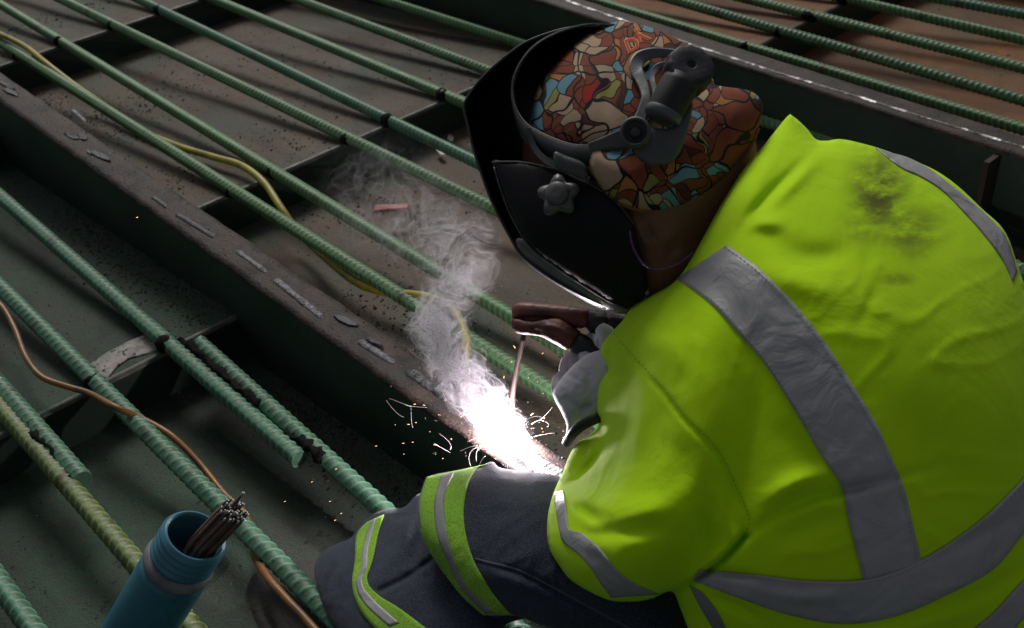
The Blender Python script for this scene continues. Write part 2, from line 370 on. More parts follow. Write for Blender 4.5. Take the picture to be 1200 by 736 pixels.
        if solid:                                   # open shell: one curved sheet, later given thickness
            h = s.samp(s.H, x, y); h[isb] = 0
            V = Pv(x, y, b - h); Fc = [t[::-1] for t in tri]; uvx = v2
        else:
            h = s.samp(s.H, x, y); hb = s.samp(s.bk, x, y); h[isb] = 0; hb[isb] = 0
            front = Pv(x, y, b - h); idx = np.where(~isb)[0]; remap = np.arange(len(v2)); remap[idx] = len(v2) + np.arange(len(idx))
            back = Pv(x[idx], y[idx], (b + hb)[idx]); V = np.vstack([front, back]); uvx = np.vstack([v2, v2[idx]])
            Fc = [t[::-1] for t in tri] + [tuple(int(remap[q]) for q in t) for t in tri if not all(isb[q] for q in t)]
        me = from_np(name, V, Fc)
        uv = me.uv_layers.new(name='UVMap'); vi = np.zeros(len(me.loops), int); me.loops.foreach_get('vertex_index', vi)
        u = np.empty((len(vi), 2)); u[:, 0] = uvx[vi, 0] / 1000; u[:, 1] = uvx[vi, 1] / 1000
        uv.data.foreach_set('uv', u.ravel())
        o = link(name, me, m, parent)
        bm = bmesh.new(); bm.from_mesh(me); bmesh.ops.recalc_face_normals(bm, faces=bm.faces); bm.to_mesh(me); bm.free()
        if solid:
            q = o.modifiers.new('solid', 'SOLIDIFY'); q.thickness = solid; q.offset = 0
        return o
    def band(s, name, a, b, m, parent, off=0.0018, nw=8, step=4, thick=0.001, smooth=True):
        a = catmull(a, 6) if smooth else np.array(a, float); b = catmull(b, 6) if smooth else np.array(b, float)
        L = max(np.sum(np.linalg.norm(np.diff(a, axis=0), axis=1)), np.sum(np.linalg.norm(np.diff(b, axis=0), axis=1)))
        n = max(4, int(L / step)); a = resample(a, n); b = resample(b, n); t = np.linspace(0, 1, nw + 1)
        G = a[:, None] * (1 - t[None, :, None]) + b[:, None] * t[None, :, None]; x, y = G[..., 0].ravel(), G[..., 1].ravel()
        V = Pv(x, y, s.depth(x, y) - off); w = nw + 1
        Fc = [(i * w + j, i * w + j + 1, (i + 1) * w + j + 1, (i + 1) * w + j) for i in range(n - 1) for j in range(nw)]
        me = from_np(name, V, Fc); o = link(name, me, m, parent)
        bm = bmesh.new(); bm.from_mesh(me)
        bmesh.ops.recalc_face_normals(bm, faces=bm.faces)
        bm.to_mesh(me); bm.free()
        q = o.modifiers.new('solid', 'SOLIDIFY'); q.thickness = thick; q.offset = 0
        return o
    def line(s, name, pts, r, m, parent, off=0.0, sides=6):
        c = catmull(pts, 6); w = Pv(c[:, 0], c[:, 1], s.depth(c[:, 0], c[:, 1]) - off)
        V, Fc = tube_geo(np.c_[w, np.full(len(w), r)], sides); return link(name, from_np(name, V, Fc), m, parent)

# ================================================================== the deck
ZT, ZB = -0.120, -0.205                    # plate at its raised edge and at its low end
PITCH = 1.11
ground = bmesh.new(); box_bm(ground, (-40, -40, -2.2), (40, 40, -2.0))
bm_obj('ground', ground, mat('ground_earth', (0.05, 0.045, 0.04), (0.08, 0.07, 0.06), 2)).update_tag()
tag(bpy.data.objects['ground'], 'dark earth far below the steel deck', kind='structure')

def plate(x0, x1, y0, y1, m, lab):
    """one tilted deck plate: raised at y0, low at y1, an upright face below the raised edge"""
    nx, ny = 14, 24; V = []; Fc = []
    for j in range(ny + 1):
        for i in range(nx + 1):
            x = x0 + (x1 - x0) * i / nx; y = y0 + 0.004 + (y1 - y0 - 0.004) * j / ny
            z = ZT + (ZB - ZT) * j / ny + 0.0025 * noise.noise(Vector((x * 4, y * 4, 1))) * (1 if 0 < j < ny else 0)
            V.append((x, y, z))
    w = nx + 1
    for j in range(ny):
        for i in range(nx): Fc.append((j * w + i, j * w + i + 1, (j + 1) * w + i + 1, (j + 1) * w + i))
    n0 = len(V)
    V += [(x0, y0, ZT - 0.004), (x1, y0, ZT - 0.004), (x0, y0, ZB - 0.03), (x1, y0, ZB - 0.03), (x0, y0 + 0.012, ZB - 0.03), (x1, y0 + 0.012, ZB - 0.03)]
    Fc += [(n0, n0 + 1, n0 + 3, n0 + 2)[::-1], (n0 + 2, n0 + 3, n0 + 5, n0 + 4)[::-1]]
    o = link('deck_plate', from_np('deck_plate', V, Fc, False), m); tag(o, lab, kind='structure')
    face = bmesh.new(); box_bm(face, (x0, y0 - 0.003, ZB - 0.028), (x1, y0 - 0.0005, ZT - 0.006)); f = bm_obj('end_face', face, M['web'], o)
    # worn lip along the raised edge
    V, k = [], 60
    for i in range(k + 1):
        x = x0 + (x1 - x0) * i / k; j = 0.0012 * noise.noise(Vector((x * 30, y0, 0)))
        V += [(x, y0 - 0.004, ZT - 0.005 + j), (x, y0 - 0.003, ZT + 0.001 + j), (x, y0 + 0.006 + j, ZT + 0.0015)]
    Fc = []
    for i in range(k):
        for q in (0, 1): Fc.append((i * 3 + q, i * 3 + 3 + q, i * 3 + 4 + q, i * 3 + 1 + q))
    link('worn_edge', from_np('worn_edge', V, Fc), M['edge'], o)
    return o
bays = [(-0.48, 0.65, 0.44, 'front', 'plate_front'), (0.712, 1.8258, 0.835, 'middle', 'plate_mid'), (1.895, 3.03, 0.465, 'far', 'plate_rust')]
ordn = ['nearest the camera', 'next from the camera', 'third from the camera', 'farthest from the camera', 'last before the dark']
tone = {'front': 'dark green', 'middle': 'dusty brown and green', 'far': 'rusty orange'}
for (x0, x1, y0, nm, mm) in bays:
    for k in range(-1, 4):
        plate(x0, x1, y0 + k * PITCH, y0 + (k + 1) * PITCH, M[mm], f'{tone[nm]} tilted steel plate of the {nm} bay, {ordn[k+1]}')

def girder(x0, x1, lab):
    o = empty('steel_girder', (x0, 1.5, -0.4)); tag(o, lab, 'girder', 'girders between the bays')
    bm = bmesh.new(); box_bm(bm, (x0, -1.2, -0.6), (x1, 5.6, -0.009)); bm_obj('web', bm, M['web'], o)
    # top strip with uneven torch-cut edges
    n = 420; V = []; Fc = []
    for i in range(n + 1):
        y = -1.2 + 6.8 * i / n
        e0 = 0.0025 * noise.noise(Vector((y * 22, x0, 0))) + 0.002 * noise.noise(Vector((y * 70, x0, 3)))
        e1 = 0.0025 * noise.noise(Vector((y * 22, x1, 5)))
        for j in range(7):
            x = x0 - 0.002 + e0 + (x1 - x0 + 0.004 + e1 - e0) * j / 6
            V.append((x, y, 0.001 * noise.noise(Vector((x * 60, y * 25, 2))) - (0.002 if j in (0, 6) else 0)))
        V.append((x0 - 0.002 + e0, y, -0.009)); V.append((x1 + 0.002 + e1, y, -0.009))
    for i in range(n):
        a = i * 9; b = a + 9
        for j in range(6): Fc.append((a + j, a + j + 1, b + j + 1, b + j))
        Fc.append((a + 7, a, b, b + 7)); Fc.append((a + 6, a + 8, b + 8, b + 6))
    link('top_strip', from_np('top_strip', V, Fc), M['strip'], o)
    return o
G0 = girder(-0.542, -0.48, 'near steel girder with scaled brown top, left of the front bay')
G1 = girder(0.65, 0.712, 'steel girder with brown top strip that is being welded')
G2 = girder(1.826, 1.895, 'steel girder behind the welder with one long bright weld')
G3 = girder(3.03, 3.09, 'farthest steel girder beyond the rusty bay')
# stiffener on the far girder's web
stf = bmesh.new(); box_bm(stf, (1.785, 0.78, -0.2), (1.8258, 0.79, -0.012))
bm_obj('stiffener', stf, mat('rusty_stiffener', (0.022, 0.02, 0.014), (0.05, 0.025, 0.018), 40, rough=0.8), G2)

def bead(pts, w, m, parent, name='weld_bead', hgt=0.45, ripple=0.006):
    """rippled weld bead through world points"""
    c = np.asarray(pts, float); L = np.sum(np.linalg.norm(np.diff(c, axis=0), axis=1)); n = max(6, int(L / 0.0018)); c = resample(c, n)
    T = np.gradient(c, axis=0); T /= np.linalg.norm(T, axis=1)[:, None]; sd = np.cross(T, [0, 0, 1]); sd /= np.linalg.norm(sd, axis=1)[:, None]
    V, Fc = [], []; K = 9
    for i in range(n):
        s_ = i * L / n; e = min(1, min(i, n - 1 - i) / 4 + 0.25)
        ww = w * e * (1 + 0.22 * noise.noise(Vector((s_ * 60, w * 900, 0)))) ; jog = sd[i] * w * 0.25 * noise.noise(Vector((s_ * 30, 7, w * 500)))
        for k in range(K):
            a = math.pi * k / (K - 1); ph = (s_ / ripple - 0.5 * math.sin(a)) % 1.0
            hh = hgt * ww * math.sin(a) * (0.72 + 0.4 * (1 - ph)) * e
            V.append(c[i] + jog - sd[i] * math.cos(a) * ww + np.array([0, 0, hh - 0.001]))
    for i in range(n - 1):
        for k in range(K - 1): Fc.append((i * K + k, i * K + k + 1, (i + 1) * K + k + 1, (i + 1) * K + k))
    return link(name, from_np(name, V, Fc), m, parent)
for a, b, w, mm in [((207, 250), (252, 278), .007, 'slag'), ((277, 293), (312, 318), .006, 'bead'), ((322, 326), (378, 372), .0075, 'bead'),
                    ((420, 398), (462, 424), .008, 'bead'), ((478, 434), (528, 468), .010, 'bead'), ((84, 128), (100, 142), .006, 'bead'), ((178, 229), (196, 243), .006, 'slag')]:
    bead([on_z(*a, 0.001), on_z(*b, 0.001)], w * .85, M[mm], G1)
bead([on_z(560, 492, 0.001), on_z(605, 525, 0.001), on_z(655, 560, 0.001), on_z(720, 612, 0.001)], .013, M['bead_bright'], G1, 'fresh_weld_bead', 0.5, 0.0075)
bead([on_z(*p, 0.001) for p in ((560, -34), (640, -8), (730, 23), (820, 55), (910, 84), (1000, 111), (1100, 142), (1200, 172), (1290, 200))], .0045, M['bead_broken'], G2, 'long_weld_bead', 0.4, 0.012)

# ------------------------------------------------------------------ rebars
def bar_mesh(name, L, r, pitch, h, sides=18, per=7):
    n = int(L / pitch * per) + 1; y = np.arange(n) * pitch / per; a = np.arange(sides) * 2 * np.pi / sides
    Yg, A = np.meshgrid(y, a, indexing='ij')
    s_ = np.abs(np.sin(A)); side = np.sign(np.sin(A))
    ph = (Yg / pitch + 0.35 * np.cos(A) * 1.0 + np.where(side > 0, 0, 0.5)) % 1.0
    rib = np.exp(-((ph - 0.5) / 0.115) ** 2) * np.clip(s_ * 2.2, 0, 1)
    lon = np.exp(-(s_ / 0.2) ** 2)
    crest = np.maximum(rib, lon * 0.8)
    R = r + h * crest
    V = np.stack([R * np.cos(A), Yg, R * np.sin(A)], -1).reshape(-1, 3)
    i = np.arange(n - 1)[:, None] * sides; k = np.arange(sides)[None]; k2 = (k + 1) % sides
    Q = np.stack([i + k, i + sides + k, i + sides + k2, i + k2], -1).reshape(-1, 4)
    me = bpy.data.meshes.new(name); nv = len(V); nf = len(Q) + 2
    caps = [list(range(sides)), list(range((n - 1) * sides, n * sides))[::-1]]
    me.from_pydata(V.tolist(), [], Q.tolist() + caps); at = me.attributes.new('crest', 'FLOAT', 'POINT'); at.data.foreach_set('value', crest.ravel().astype(np.float32)); me.polygons.foreach_set('use_smooth', [True] * (nf - 2) + [False] * 2); me.update()
    return me
bar_cache = {}
def rebar(x, y0, y1, mname, lab, r=0.0128, z=None, spots=(), yaw=0.0, tw=0.4, pitch=0.0155):
    z = ZT + r + 0.0005 if z is None else z
    L = y1 - y0; key = (L, mname, r, pitch)
    if key not in bar_cache:
        me = bar_mesh('rebar', key[0], r - 0.0006, pitch, 0.0022); me.materials.append(M[mname]); bar_cache[key] = me
    o = bpy.data.objects.new('rebar', bar_cache[key]); COL.objects.link(o)
    o.location = (x, y0, z); o.rotation_euler = (0, tw, yaw); tag(o, lab, 'rebar', 'rebars laid along the deck')
    for ys in spots:
        sq = random.uniform(.7, 1.6)
        bm = bmesh.new(); bmesh.ops.create_icosphere(bm, subdivisions=2, radius=1)
        for v in bm.verts:
            k = 1 + 0.35 * noise.noise(v.co * 2.3 + Vector((ys * 9, x * 7, 0))); v.co = Vector((v.co.x * r * 1.30 * k, v.co.y * r * 1.35 * k * sq, v.co.z * r * 1.22 * k))
        me = bpy.data.meshes.new('scorched_weld'); bm.to_mesh(me); bm.free(); me.polygons.foreach_set('use_smooth', [True] * len(me.polygons)); me.materials.append(M['scorch'])
        c = bpy.data.objects.new('scorched_weld', me); COL.objects.link(c); c.parent = o; c.location = (random.uniform(-.004, .004), ys - y0 + random.uniform(-.004, .006), -0.0035)
    return o
fe = [1.55, 2.66, 3.77]; me_ = [1.945, 3.055, 4.165, 0.835]; re_ = [1.575, 2.685, 3.795, 0.465]
def bar_line(a, b, y0, y1, mname, lab, r=0.0125, dz=0.0, **k):
    """a bar through two points of its axis as seen in the photograph, lying on the raised plate edges"""
    z = ZT + r + 0.0005 + dz; A, B = on_z(*a, z), on_z(*b, z); sl = (A[0] - B[0]) / (A[1] - B[1])
    y1 = A[1] if y1 == 'a' else B[1] if y1 == 'b' else y1; y0 = A[1] if y0 == 'a' else B[1] if y0 == 'b' else y0
    rebar(B[0] + sl * (y0 - B[1]), y0, y1, mname, lab, r=r, z=z, yaw=-math.atan(sl), **k)
bar_line((0, 230), (351, 538), 'b', 5.1, 'bar_teal', 'teal rebar left of the wall, ending under the doubled scorched splice', .0135, spots=[1.55, 2.66], pitch=0.018, tw=0.9)
bar_line((233, 402), (460, 607), -1.0, 'a', 'bar_teal', 'teal rebar starting at the scorched splice and running under the knee', .0135, pitch=0.018, tw=0.2)
bar_line((0, 336), (398, 731), -1.0, 5.0, 'bar_teal', 'long teal rebar passing behind the blue rod canister', .0138, spots=[1.55, 2.66], pitch=0.018)
bar_line((5, 482), (215, 725), -1.0, 5.0, 'bar_olive', 'olive rebar running behind the body of the canister', .0138, pitch=0.018, tw=1.2)
bar_line((0, 452), (97, 562), 'b', 5.0, 'bar_teal', 'short teal rebar end lying beside the olive rebar', .0135, pitch=0.018, tw=0.7, dz=.003)
bar_line((0, 684), (37, 736), -1.0, 5.0, 'bar_teal', 'teal rebar in the bottom left corner of the deck', .0138, pitch=0.018, tw=1.4)
for a, b, mm, lab, tw in [
    ((0, 50), (648, 460), 'bar_green', 'green rebar nearest the welded girder, the yellow cable snaking around it', 0.6),
    ((0, 5), (683, 422), 'bar_green', 'second green rebar from the welded girder, just beyond the yellow cable', 1.1),
    ((133, 29), (580, 245), 'bar_green', 'third rebar from the welded girder, above the red stick', 0.2),
    ((187, 11), (560, 191), 'bar_teal', 'teal rebar among the green ones of the middle bay', 1.5),
    ((253, 0), (543, 120), 'bar_green', 'green rebar just beyond the teal one of the middle bay', 0.9),
    ((350, 0), (567, 81), 'bar_dark', 'dark green rebar running to the top rim of the helmet shell', 0.4),
    ((450, 0), (607, 50), 'bar_green', 'last green rebar of the middle bay, against the dark wall', 1.3)]:
    bar_line(a, b, -1.0, 4.9, mm, lab, spots=me_[:3], tw=tw, pitch=0.0142)
for a, b, mm, lab, tw in [
    ((800, 32), (1200, 152), 'bar_green', 'green rebar nearest the long bright weld, above the shoulder', 0.9), ((800, 3), (1200, 118), 'bar_dark', 'second rebar beyond the long bright weld', 0.1),
    ((880, 0), (1200, 80), 'bar_green', 'third rebar beyond the long bright weld', 0.5), ((997, 0), (1200, 47), 'bar_green', 'fourth rebar beyond the long bright weld, near the top right', 1.3),
    ((1107, 0), (1200, 17), 'bar_teal', 'teal rebar in the top right corner', 0.7)]:
    bar_line(a, b, -1.0, 4.9, mm, lab, spots=re_[:3], tw=tw, pitch=0.0142)
# scorched lumps of the splices
def lump(name, pts, r, m, parent=None, k=0.4):
    c = catmull(pts, 5); V, Fc = tube_geo(np.c_[c, np.full(len(c), r)], 10)
    V = [np.array(v) + r * k * np.array([noise.noise(Vector(v) * 90), noise.noise(Vector(v) * 90 + Vector((5, 0, 0))), noise.noise(Vector(v) * 90 + Vector((0, 9, 0)))]) for v in V]
    return link(name, from_np(name, V, Fc), m, parent)
s1 = lump('splice_weld', [(0.536, 1.535, -0.104), (0.539, 1.48, -0.100), (0.537, 1.42, -0.101), (0.539, 1.35, -0.100), (0.538, 1.29, -0.1)], 0.0070, M['scorch'], k=1.3); tag(s1, 'black scorched splice weld between two teal rebars', 'weld')
s2 = lump('splice_weld', [(0.536, 1.20, -0.103), (0.538, 1.16, -0.099), (0.538, 1.11, -0.100)], 0.0070, M['scorch'], k=1.3); tag(s2, 'small scorched lump where the teal rebar ends', 'weld')
s3 = lump('splice_weld', [(0.262, 1.56, -0.104), (0.260, 1.49, -0.098), (0.258, 1.43, -0.099), (0.258, 1.35, -0.102)], 0.0070, M['scorch'], k=1.3); tag(s3, 'scorched lump joining the olive rebar to the short teal end', 'weld')

# ------------------------------------------------------------------ grit, flakes, scraps
def plate_z(x, y):
    for (x0, x1, y0, nm, mm) in bays:
        if x0 <= x <= x1:
            t = ((y - y0) / PITCH) % 1.0; return ZT + (ZB - ZT) * t
    return 0.0
def grit(name, spots, m, lab):
    V, Fc = [], []
    for (x, y, z, s_) in spots:
        n0 = len(V); a0 = random.random() * 6
        k = 5
        for i in range(k):
            a = a0 + 6.283 * i / k; rr = s_ * random.uniform(0.5, 1.2); V.append((x + rr * math.cos(a), y + rr * math.sin(a), z - 0.0006))
        V.append((x + s_ * 0.2 * random.uniform(-1, 1), y, z + s_ * random.uniform(0.35, 0.8)))
        for i in range(k): Fc.append((n0 + i, n0 + (i + 1) % k, n0 + k))
    o = link(name, from_np(name, V, Fc, False), m); return tag(o, lab, 'grit', kind='stuff')
sp = []
for _ in range(5200):                     # heap of crumbs along the wall in the front bay
    y = random.uniform(0.7, 2.9); x = 0.648 - abs(random.gauss(0, 0.055)); sp.append((x, y, plate_z(x, y), random.choice([.0012, .0016, .0022, .003, .0045])))
for _ in range(2200):
    x = random.uniform(-0.1, 0.65); y = random.uniform(0.6, 2.9); sp.append((x, y, plate_z(x, y), random.choice([.0008, .001, .0014, .002])))
grit('slag_grit', sp, M['grit'], 'dark slag crumbs heaped along the foot of the girder wall')
sp = []
for _ in range(5200):
    x = 0.712 + abs(random.gauss(0, 0.25)); y = random.uniform(0.8, 3.6)
    if x < 1.83: sp.append((x, y, plate_z(x, y), random.choice([.0012, .0016, .0024, .0034])))
for _ in range(3500):
    x = random.uniform(0.712, 1.83); y = random.uniform(0.9, 3.4); sp.append((x, y, plate_z(x, y), random.choice([.0014, .0022, .003, .005])))
for _ in range(500):
    x = random.uniform(1.9, 3.0); y = random.uniform(0.9, 3.0); sp.append((x, y, plate_z(x, y), random.choice([.0014, .0022, .003])))
grit('deck_grit', sp, M['grit'], 'black slag specks scattered over the plates')
sp = []
for _ in range(900):
    y = random.uniform(0.75, 3.4); x = random.uniform(0.65, 0.712); sp.append((x, y, 0.0, random.choice([.0008, .0012, .002])))
grit('strip_grit', sp, M['slag'], 'fine slag crumbs on the brown girder strip')
sp = []
for _ in range(150):
    x = random.choice([random.uniform(0.2, 0.64), random.uniform(0.72, 1.5)]); y = random.uniform(0.9, 2.9); sp.append((x, y, plate_z(x, y) + .0005, random.choice([.0007, .001, .0014])))
grit('pale_grit', sp, M['chip'], 'tiny pale chips scattered on the plates')

def flake(pxs, z, m, lab, name='slag_flake', th=0.003, cat='slag flake'):
    w = [on_z(a, b, z) for a, b in pxs]; bm = bmesh.new()
    lo = [bm.verts.new(Vector(p)) for p in w]; c = sum((Vector(p) for p in w), Vector()) / len(w)
    hi = [bm.verts.new(c + (Vector(p) - c) * 0.86 + Vector((0, 0, th * random.uniform(0.6, 1.5)))) for p in w]
    n = len(w)
    for i in range(n): bm.faces.new((lo[i], lo[(i + 1) % n], hi[(i + 1) % n], hi[i]))
    bm.faces.new(hi); bm.faces.new(lo[::-1])
    return tag(bm_obj(name, bm, m), lab, cat)
for k, (cx, cy, sx, sy, z, lab) in enumerate([
    (8, 100, 12, 4, 0.0, 'dark slag flake at the far left end of the brown strip'), (14, 109, 11, 3.5, 0.0, 'second dark flake at the far left end of the strip'),
    (84, 160, 11, 3, 0.0, 'blue-black slag flake on the strip, left one of the pair'), (97, 161, 7, 4, 0.0, 'blue-black slag flake on the strip, right one of the pair'),
    (105, 179, 4, 3, 0.0, 'small shiny flake on the strip above the broad flake'), (120, 184, 15, 4, 0.0, 'broad blue-black slag flake on the brown strip'),
    (405, 377, 17, 4, 0.0, 'long dark slag flake on the strip left of the smoke'), (440, 402, 12, 4, 0.003, 'dark flake lying on the weld before the smoke'),
    (120, 315, 9, 3, -0.16, 'bluish flake on the front plate beside the teal rebar'), (74, 332, 6, 5, -0.16, 'dark square flake in the middle of the front plate'), (76, 353, 8, 4, -0.155, 'dark flake nearer the worn patch on the front plate'),
    (226, 227, 6, 3, -0.14, 'small dark flake beyond the welded strip'), (330, 118, 8, 3, -0.15, 'small dark flake on the dusty plate'), (88, 160, 5, 3, -0.16, 'shadowy flake at the foot of the wall')]):
    pts = [(cx + sx * math.cos(a + .4) * random.uniform(.7, 1.1), cy + sy * math.sin(a + .4) * random.uniform(.7, 1.2) + 0.35 * sx * math.cos(a + .4)) for a in [i * 6.283 / 7 for i in range(7)]]
    flake(pts, z, M['slag'], lab)
red = mat('red_stick', (0.3, 0.03, 0.03), (0.4, 0.05, 0.04), 60, rough=0.6)
flake([(437, 250), (437, 245), (462, 242), (481, 241), (481, 246), (460, 248)], -0.145, red, 'small red stick of crayon lying on the green plate', 'red_stick', 0.007, 'stick')
white = mat('white_scrap', (0.6, 0.6, 0.58), (0.8, 0.8, 0.78), 60, rough=0.7)
flake([(510, 175), (515, 172), (521, 179), (522, 183), (516, 182)], -0.18, white, 'white paper scrap on the plate left of the helmet', 'paper_scrap', 0.002, 'scrap')
flake([(525, 158), (532, 160), (531, 167), (524, 165)], -0.18, M['cement'], 'grey scrap beside the white one near the helmet', 'paper_scrap', 0.002, 'scrap')
flake([(431, 572), (440, 570), (446, 574), (438, 579)], -0.2, white, 'white flake by the teal rebar left of the knee', 'paper_scrap', 0.002, 'scrap')
flake([(402, 578), (407, 574), (414, 579), (412, 582), (405, 583)], -0.2, M['chip'], 'crumpled foil chip left of the teal rebar', 'foil_chip', 0.004, 'chip')
flake([(306, 517), (311, 516), (314, 520), (308, 521)], -0.2, white, 'single white chip beneath the spliced rebars', 'foil_chip', 0.003, 'chip')
fp = tag(flake([(103, 428), (125, 413), (150, 400), (170, 392), (182, 398), (192, 407), (175, 414), (150, 420), (135, 432), (124, 447), (110, 440)], -0.1205, M['cement'], 'x', 'bare_patch', 0.0015, 'patch'),
         'pale grey crust on the front plate edge between two teal rebars', 'crust patch')
# bits of wood-brown strand near the top edge
# ------------------------------------------------------------------ cables
cab_y = mat('cable_yellow', (0.28, 0.25, 0.02), (0.36, 0.32, 0.03), 30, rough=0.5, bump=0.1, c3=(0.08, 0.07, 0.02), s3=20, t3=(.5, .75))
cab_o = mat('cable_orange', (0.22, 0.09, 0.010), (0.15, 0.06, 0.010), 30, rough=0.45, bump=0.1, c3=(0.06, 0.03, 0.01), s3=25, t3=(.48, .7))
zc = -0.12
yp = [(-40, 22, -.09), (0, 40, -.085), (30, 55, -.09), (55, 75, -.095), (85, 98, -.12), (120, 122, -.14), (160, 150, -.14), (205, 170, -.125), (250, 184, -.11), (283, 194, -.10), (309, 214, -.10), (330, 245, -.115), (350, 272, -.14), (385, 305, -.135), (420, 332, -.125), (455, 343, -.12), (480, 345, -.10), (505, 349, -.09), (527, 360, -.085), (540, 378, -.09), (547, 402, -.10), (548, 425, -.12), (552, 455, -.13)]
tag(tube('power_cable', [on_z(a, b, z) for a, b, z in yp], 0.0078, cab_y, sides=12), 'yellow cable winding under the green rebars into the smoke', 'cable')
op = [(-30, 335, -.06), (0, 357, -.06), (17, 385, -.07), (30, 418, -.075), (48, 441, -.08), (75, 452, -.085), (105, 461, -.09), (135, 477, -.078), (165, 490, -.1), (200, 510, -.11), (232, 541, -.13), (262, 578, -.14), (285, 600, -.14), (296, 625, -.14), (298, 650, -.14), (312, 675, -.075), (332, 698, -.06), (355, 722, -.055), (380, 750, -.05), (420, 790, -.06)]
tag(tube('welding_cable', [on_z(a, b, z) for a, b, z in op], 0.0050, cab_o, sides=12), 'thin orange cable looping over the teal rebars past the canister', 'cable')

# ------------------------------------------------------------------ rod canister
ax_c = np.array([0.50, 0.70, 0.46]); ax_c /= np.linalg.norm(ax_c); AX = RM @ ax_c
MO = P(229, 628, 1.16)
can_m = mat('canister_blue_plastic', (0.015, 0.10, 0.15), (0.03, 0.15, 0.20), 8, 6, 0.45, 0.2, 200, c3=(0.06, 0.075, 0.08), s3=7, t3=(.52, .72), speck=(0.01, 0.02, 0.03), speck_scale=220, speck_t=.7, spec=.5)
can_l = mat('canister_thread_plastic', (0.04, 0.16, 0.23), (0.06, 0.2, 0.28), 10, 6, 0.3, 0.1, 200)
can_g = mat('canister_grey_ring', (0.1, 0.1, 0.11), (0.22, 0.22, 0.24), 30, 6, 0.5, 0.2)
can = empty('rod_canister', tuple(MO - AX * 0.36)); tag(can, 'blue plastic welding rod canister with threaded open mouth, leaning in the corner', 'canister')
R0 = 0.0335
bm = bmesh.new(); prof = [(R0 * 1.02, -0.36), (R0 * 1.10, -0.355), (R0 * 1.12, -0.345), (R0 * 1.12, -0.062), (R0 * 1.05, -0.052)]
lathe(bm, prof, MO, AX, 40); bm_obj('body', bm, can_m, can, True)
bm = bmesh.new(); lathe(bm, [(R0 * 1.05, -0.052), (R0 * 1.13, -0.05), (R0 * 1.15, -0.045), (R0 * 1.08, -0.040), (R0, -0.038)], MO, AX, 40, False); bm_obj('collar_ring', bm, can_g, can, True)
bm = bmesh.new(); prof = [(R0 * 0.99, -0.04)]
for k in range(4):
    h0 = -0.036 + k * 0.009; prof += [(R0 * 0.99, h0), (R0 * 1.07, h0 + 0.002), (R0 * 1.07, h0 + 0.0045), (R0 * 0.99, h0 + 0.007)]
prof += [(R0 * 0.97, 0.001), (R0 * 0.9, 0.001), (R0 * 0.88, -0.004), (R0 * 0.88, -0.05), (R0 * 0.9, -0.30)]
lathe(bm, prof, MO, AX, 40, False); bm_obj('threaded_neck', bm, can_l, can, True)
rodm = mat('electrode_coating', (0.075, 0.045, 0.034), (0.13, 0.08, 0.06), 120, 5, 0.7, 0.3, 400); tipm = mat('electrode_tip', (0.2, 0.2, 0.21), (0.4, 0.38, 0.36), 90, rough=0.35, metallic=0.8)
uu = np.cross(AX, [0, 0, 1]); uu /= np.linalg.norm(uu); vv = np.cross(AX, uu)
# the rods lean to the right-hand side of the mouth
side = RM @ np.array([0.86, -0.5, 0.0]); side -= AX * (side @ AX); side /= np.linalg.norm(side); perp = np.cross(AX, side)
k = 0; rodpos = []
for i in range(-3, 4):
    for j in range(-3, 4):
        a_, b_ = (i + (j % 2) * 0.5) * 0.0050, j * 0.0044
        if math.hypot(a_, b_) < 0.0142: rodpos.append((a_, b_))
for (a_, b_) in rodpos:
    tall = 0.024 if (abs(a_ + .0025) < .003 and b_ > .003 and k == 0) else 0
    if tall: k = 1
    base = MO + side * (0.012 + a_) + perp * b_
    top = AX * (0.060 + tall + random.uniform(-0.004, 0.004)) + side * a_ * 0.0
    lean = side * 0.020
    rd = tube('welding_rod', [base - AX * 0.28, base, base + top * 0.88 + lean * 0.4, ], 0.0022, rodm, None, 8, 1)
    tp = tube('bare_tip', [base + top * 0.87 + lean * 0.4, base + top + lean * 0.45], 0.0015, tipm, rd, 8, 1)
    if tall: tag(rd, 'tallest brown welding rod standing above the bundle in the blue canister', 'welding rod', 'welding rods in the blue canister')
    else: tag(rd, 'brown coated welding rod bundled in the mouth of the blue canister', 'welding rod', 'welding rods in the blue canister')

# ================================================================== the welder
W = empty('person', tuple(P(900, 700, 1.2))); tag(W, 'welder crouching in a lime high visibility jacket, print cap and black helmet', 'person')
lime = cloth_mat('lime_fabric', (0.47, 0.80, 0.005), (0.53, 0.86, 0.008), weave=700, bump=0.35, sheen=0.05, spec=0.12, stain=[(1.030, 0.225, 0.042, 0.062, 0.95), (1.065, 0.270, 0.045, 0.036, 0.75), (1.052, 0.327, 0.024, 0.009, 0.6), (1.018, 0.262, 0.036, 0.03, 0.6)], fold_scale=9, fold_bump=0.38)
tape = cloth_mat('grey_reflective_tape', (0.30, 0.30, 0.31), (0.38, 0.38, 0.39), weave=1200, bump=0.35, rough=0.42, sheen=0.0, fold_scale=24, fold_bump=0.5, spec=0.6)
tape_lt = cloth_mat('worn_reflective_tape', (0.16, 0.16, 0.17), (0.34, 0.34, 0.35), weave=1200, bump=0.3, rough=0.5, sheen=0.0, fold_scale=20, fold_bump=0.2, spec=0.4)
lime_dk = cloth_mat('lime_trim_tape', (0.22, 0.46, 0.03), (0.30, 0.58, 0.05), weave=900, bump=0.3, fold_scale=16, fold_bump=0.3, c3=(0.12, 0.22, 0.02))
denim = cloth_mat('dark_denim', (0.010, 0.015, 0.027), (0.032, 0.042, 0.066), weave=700, bump=1.0, c3=(0.055, 0.066, 0.095), fold_scale=12, fold_bump=0.5)
stitch = mat('seam_thread', (0.12, 0.25, 0.01), (0.15, 0.3, 0.02), 50, rough=0.9)
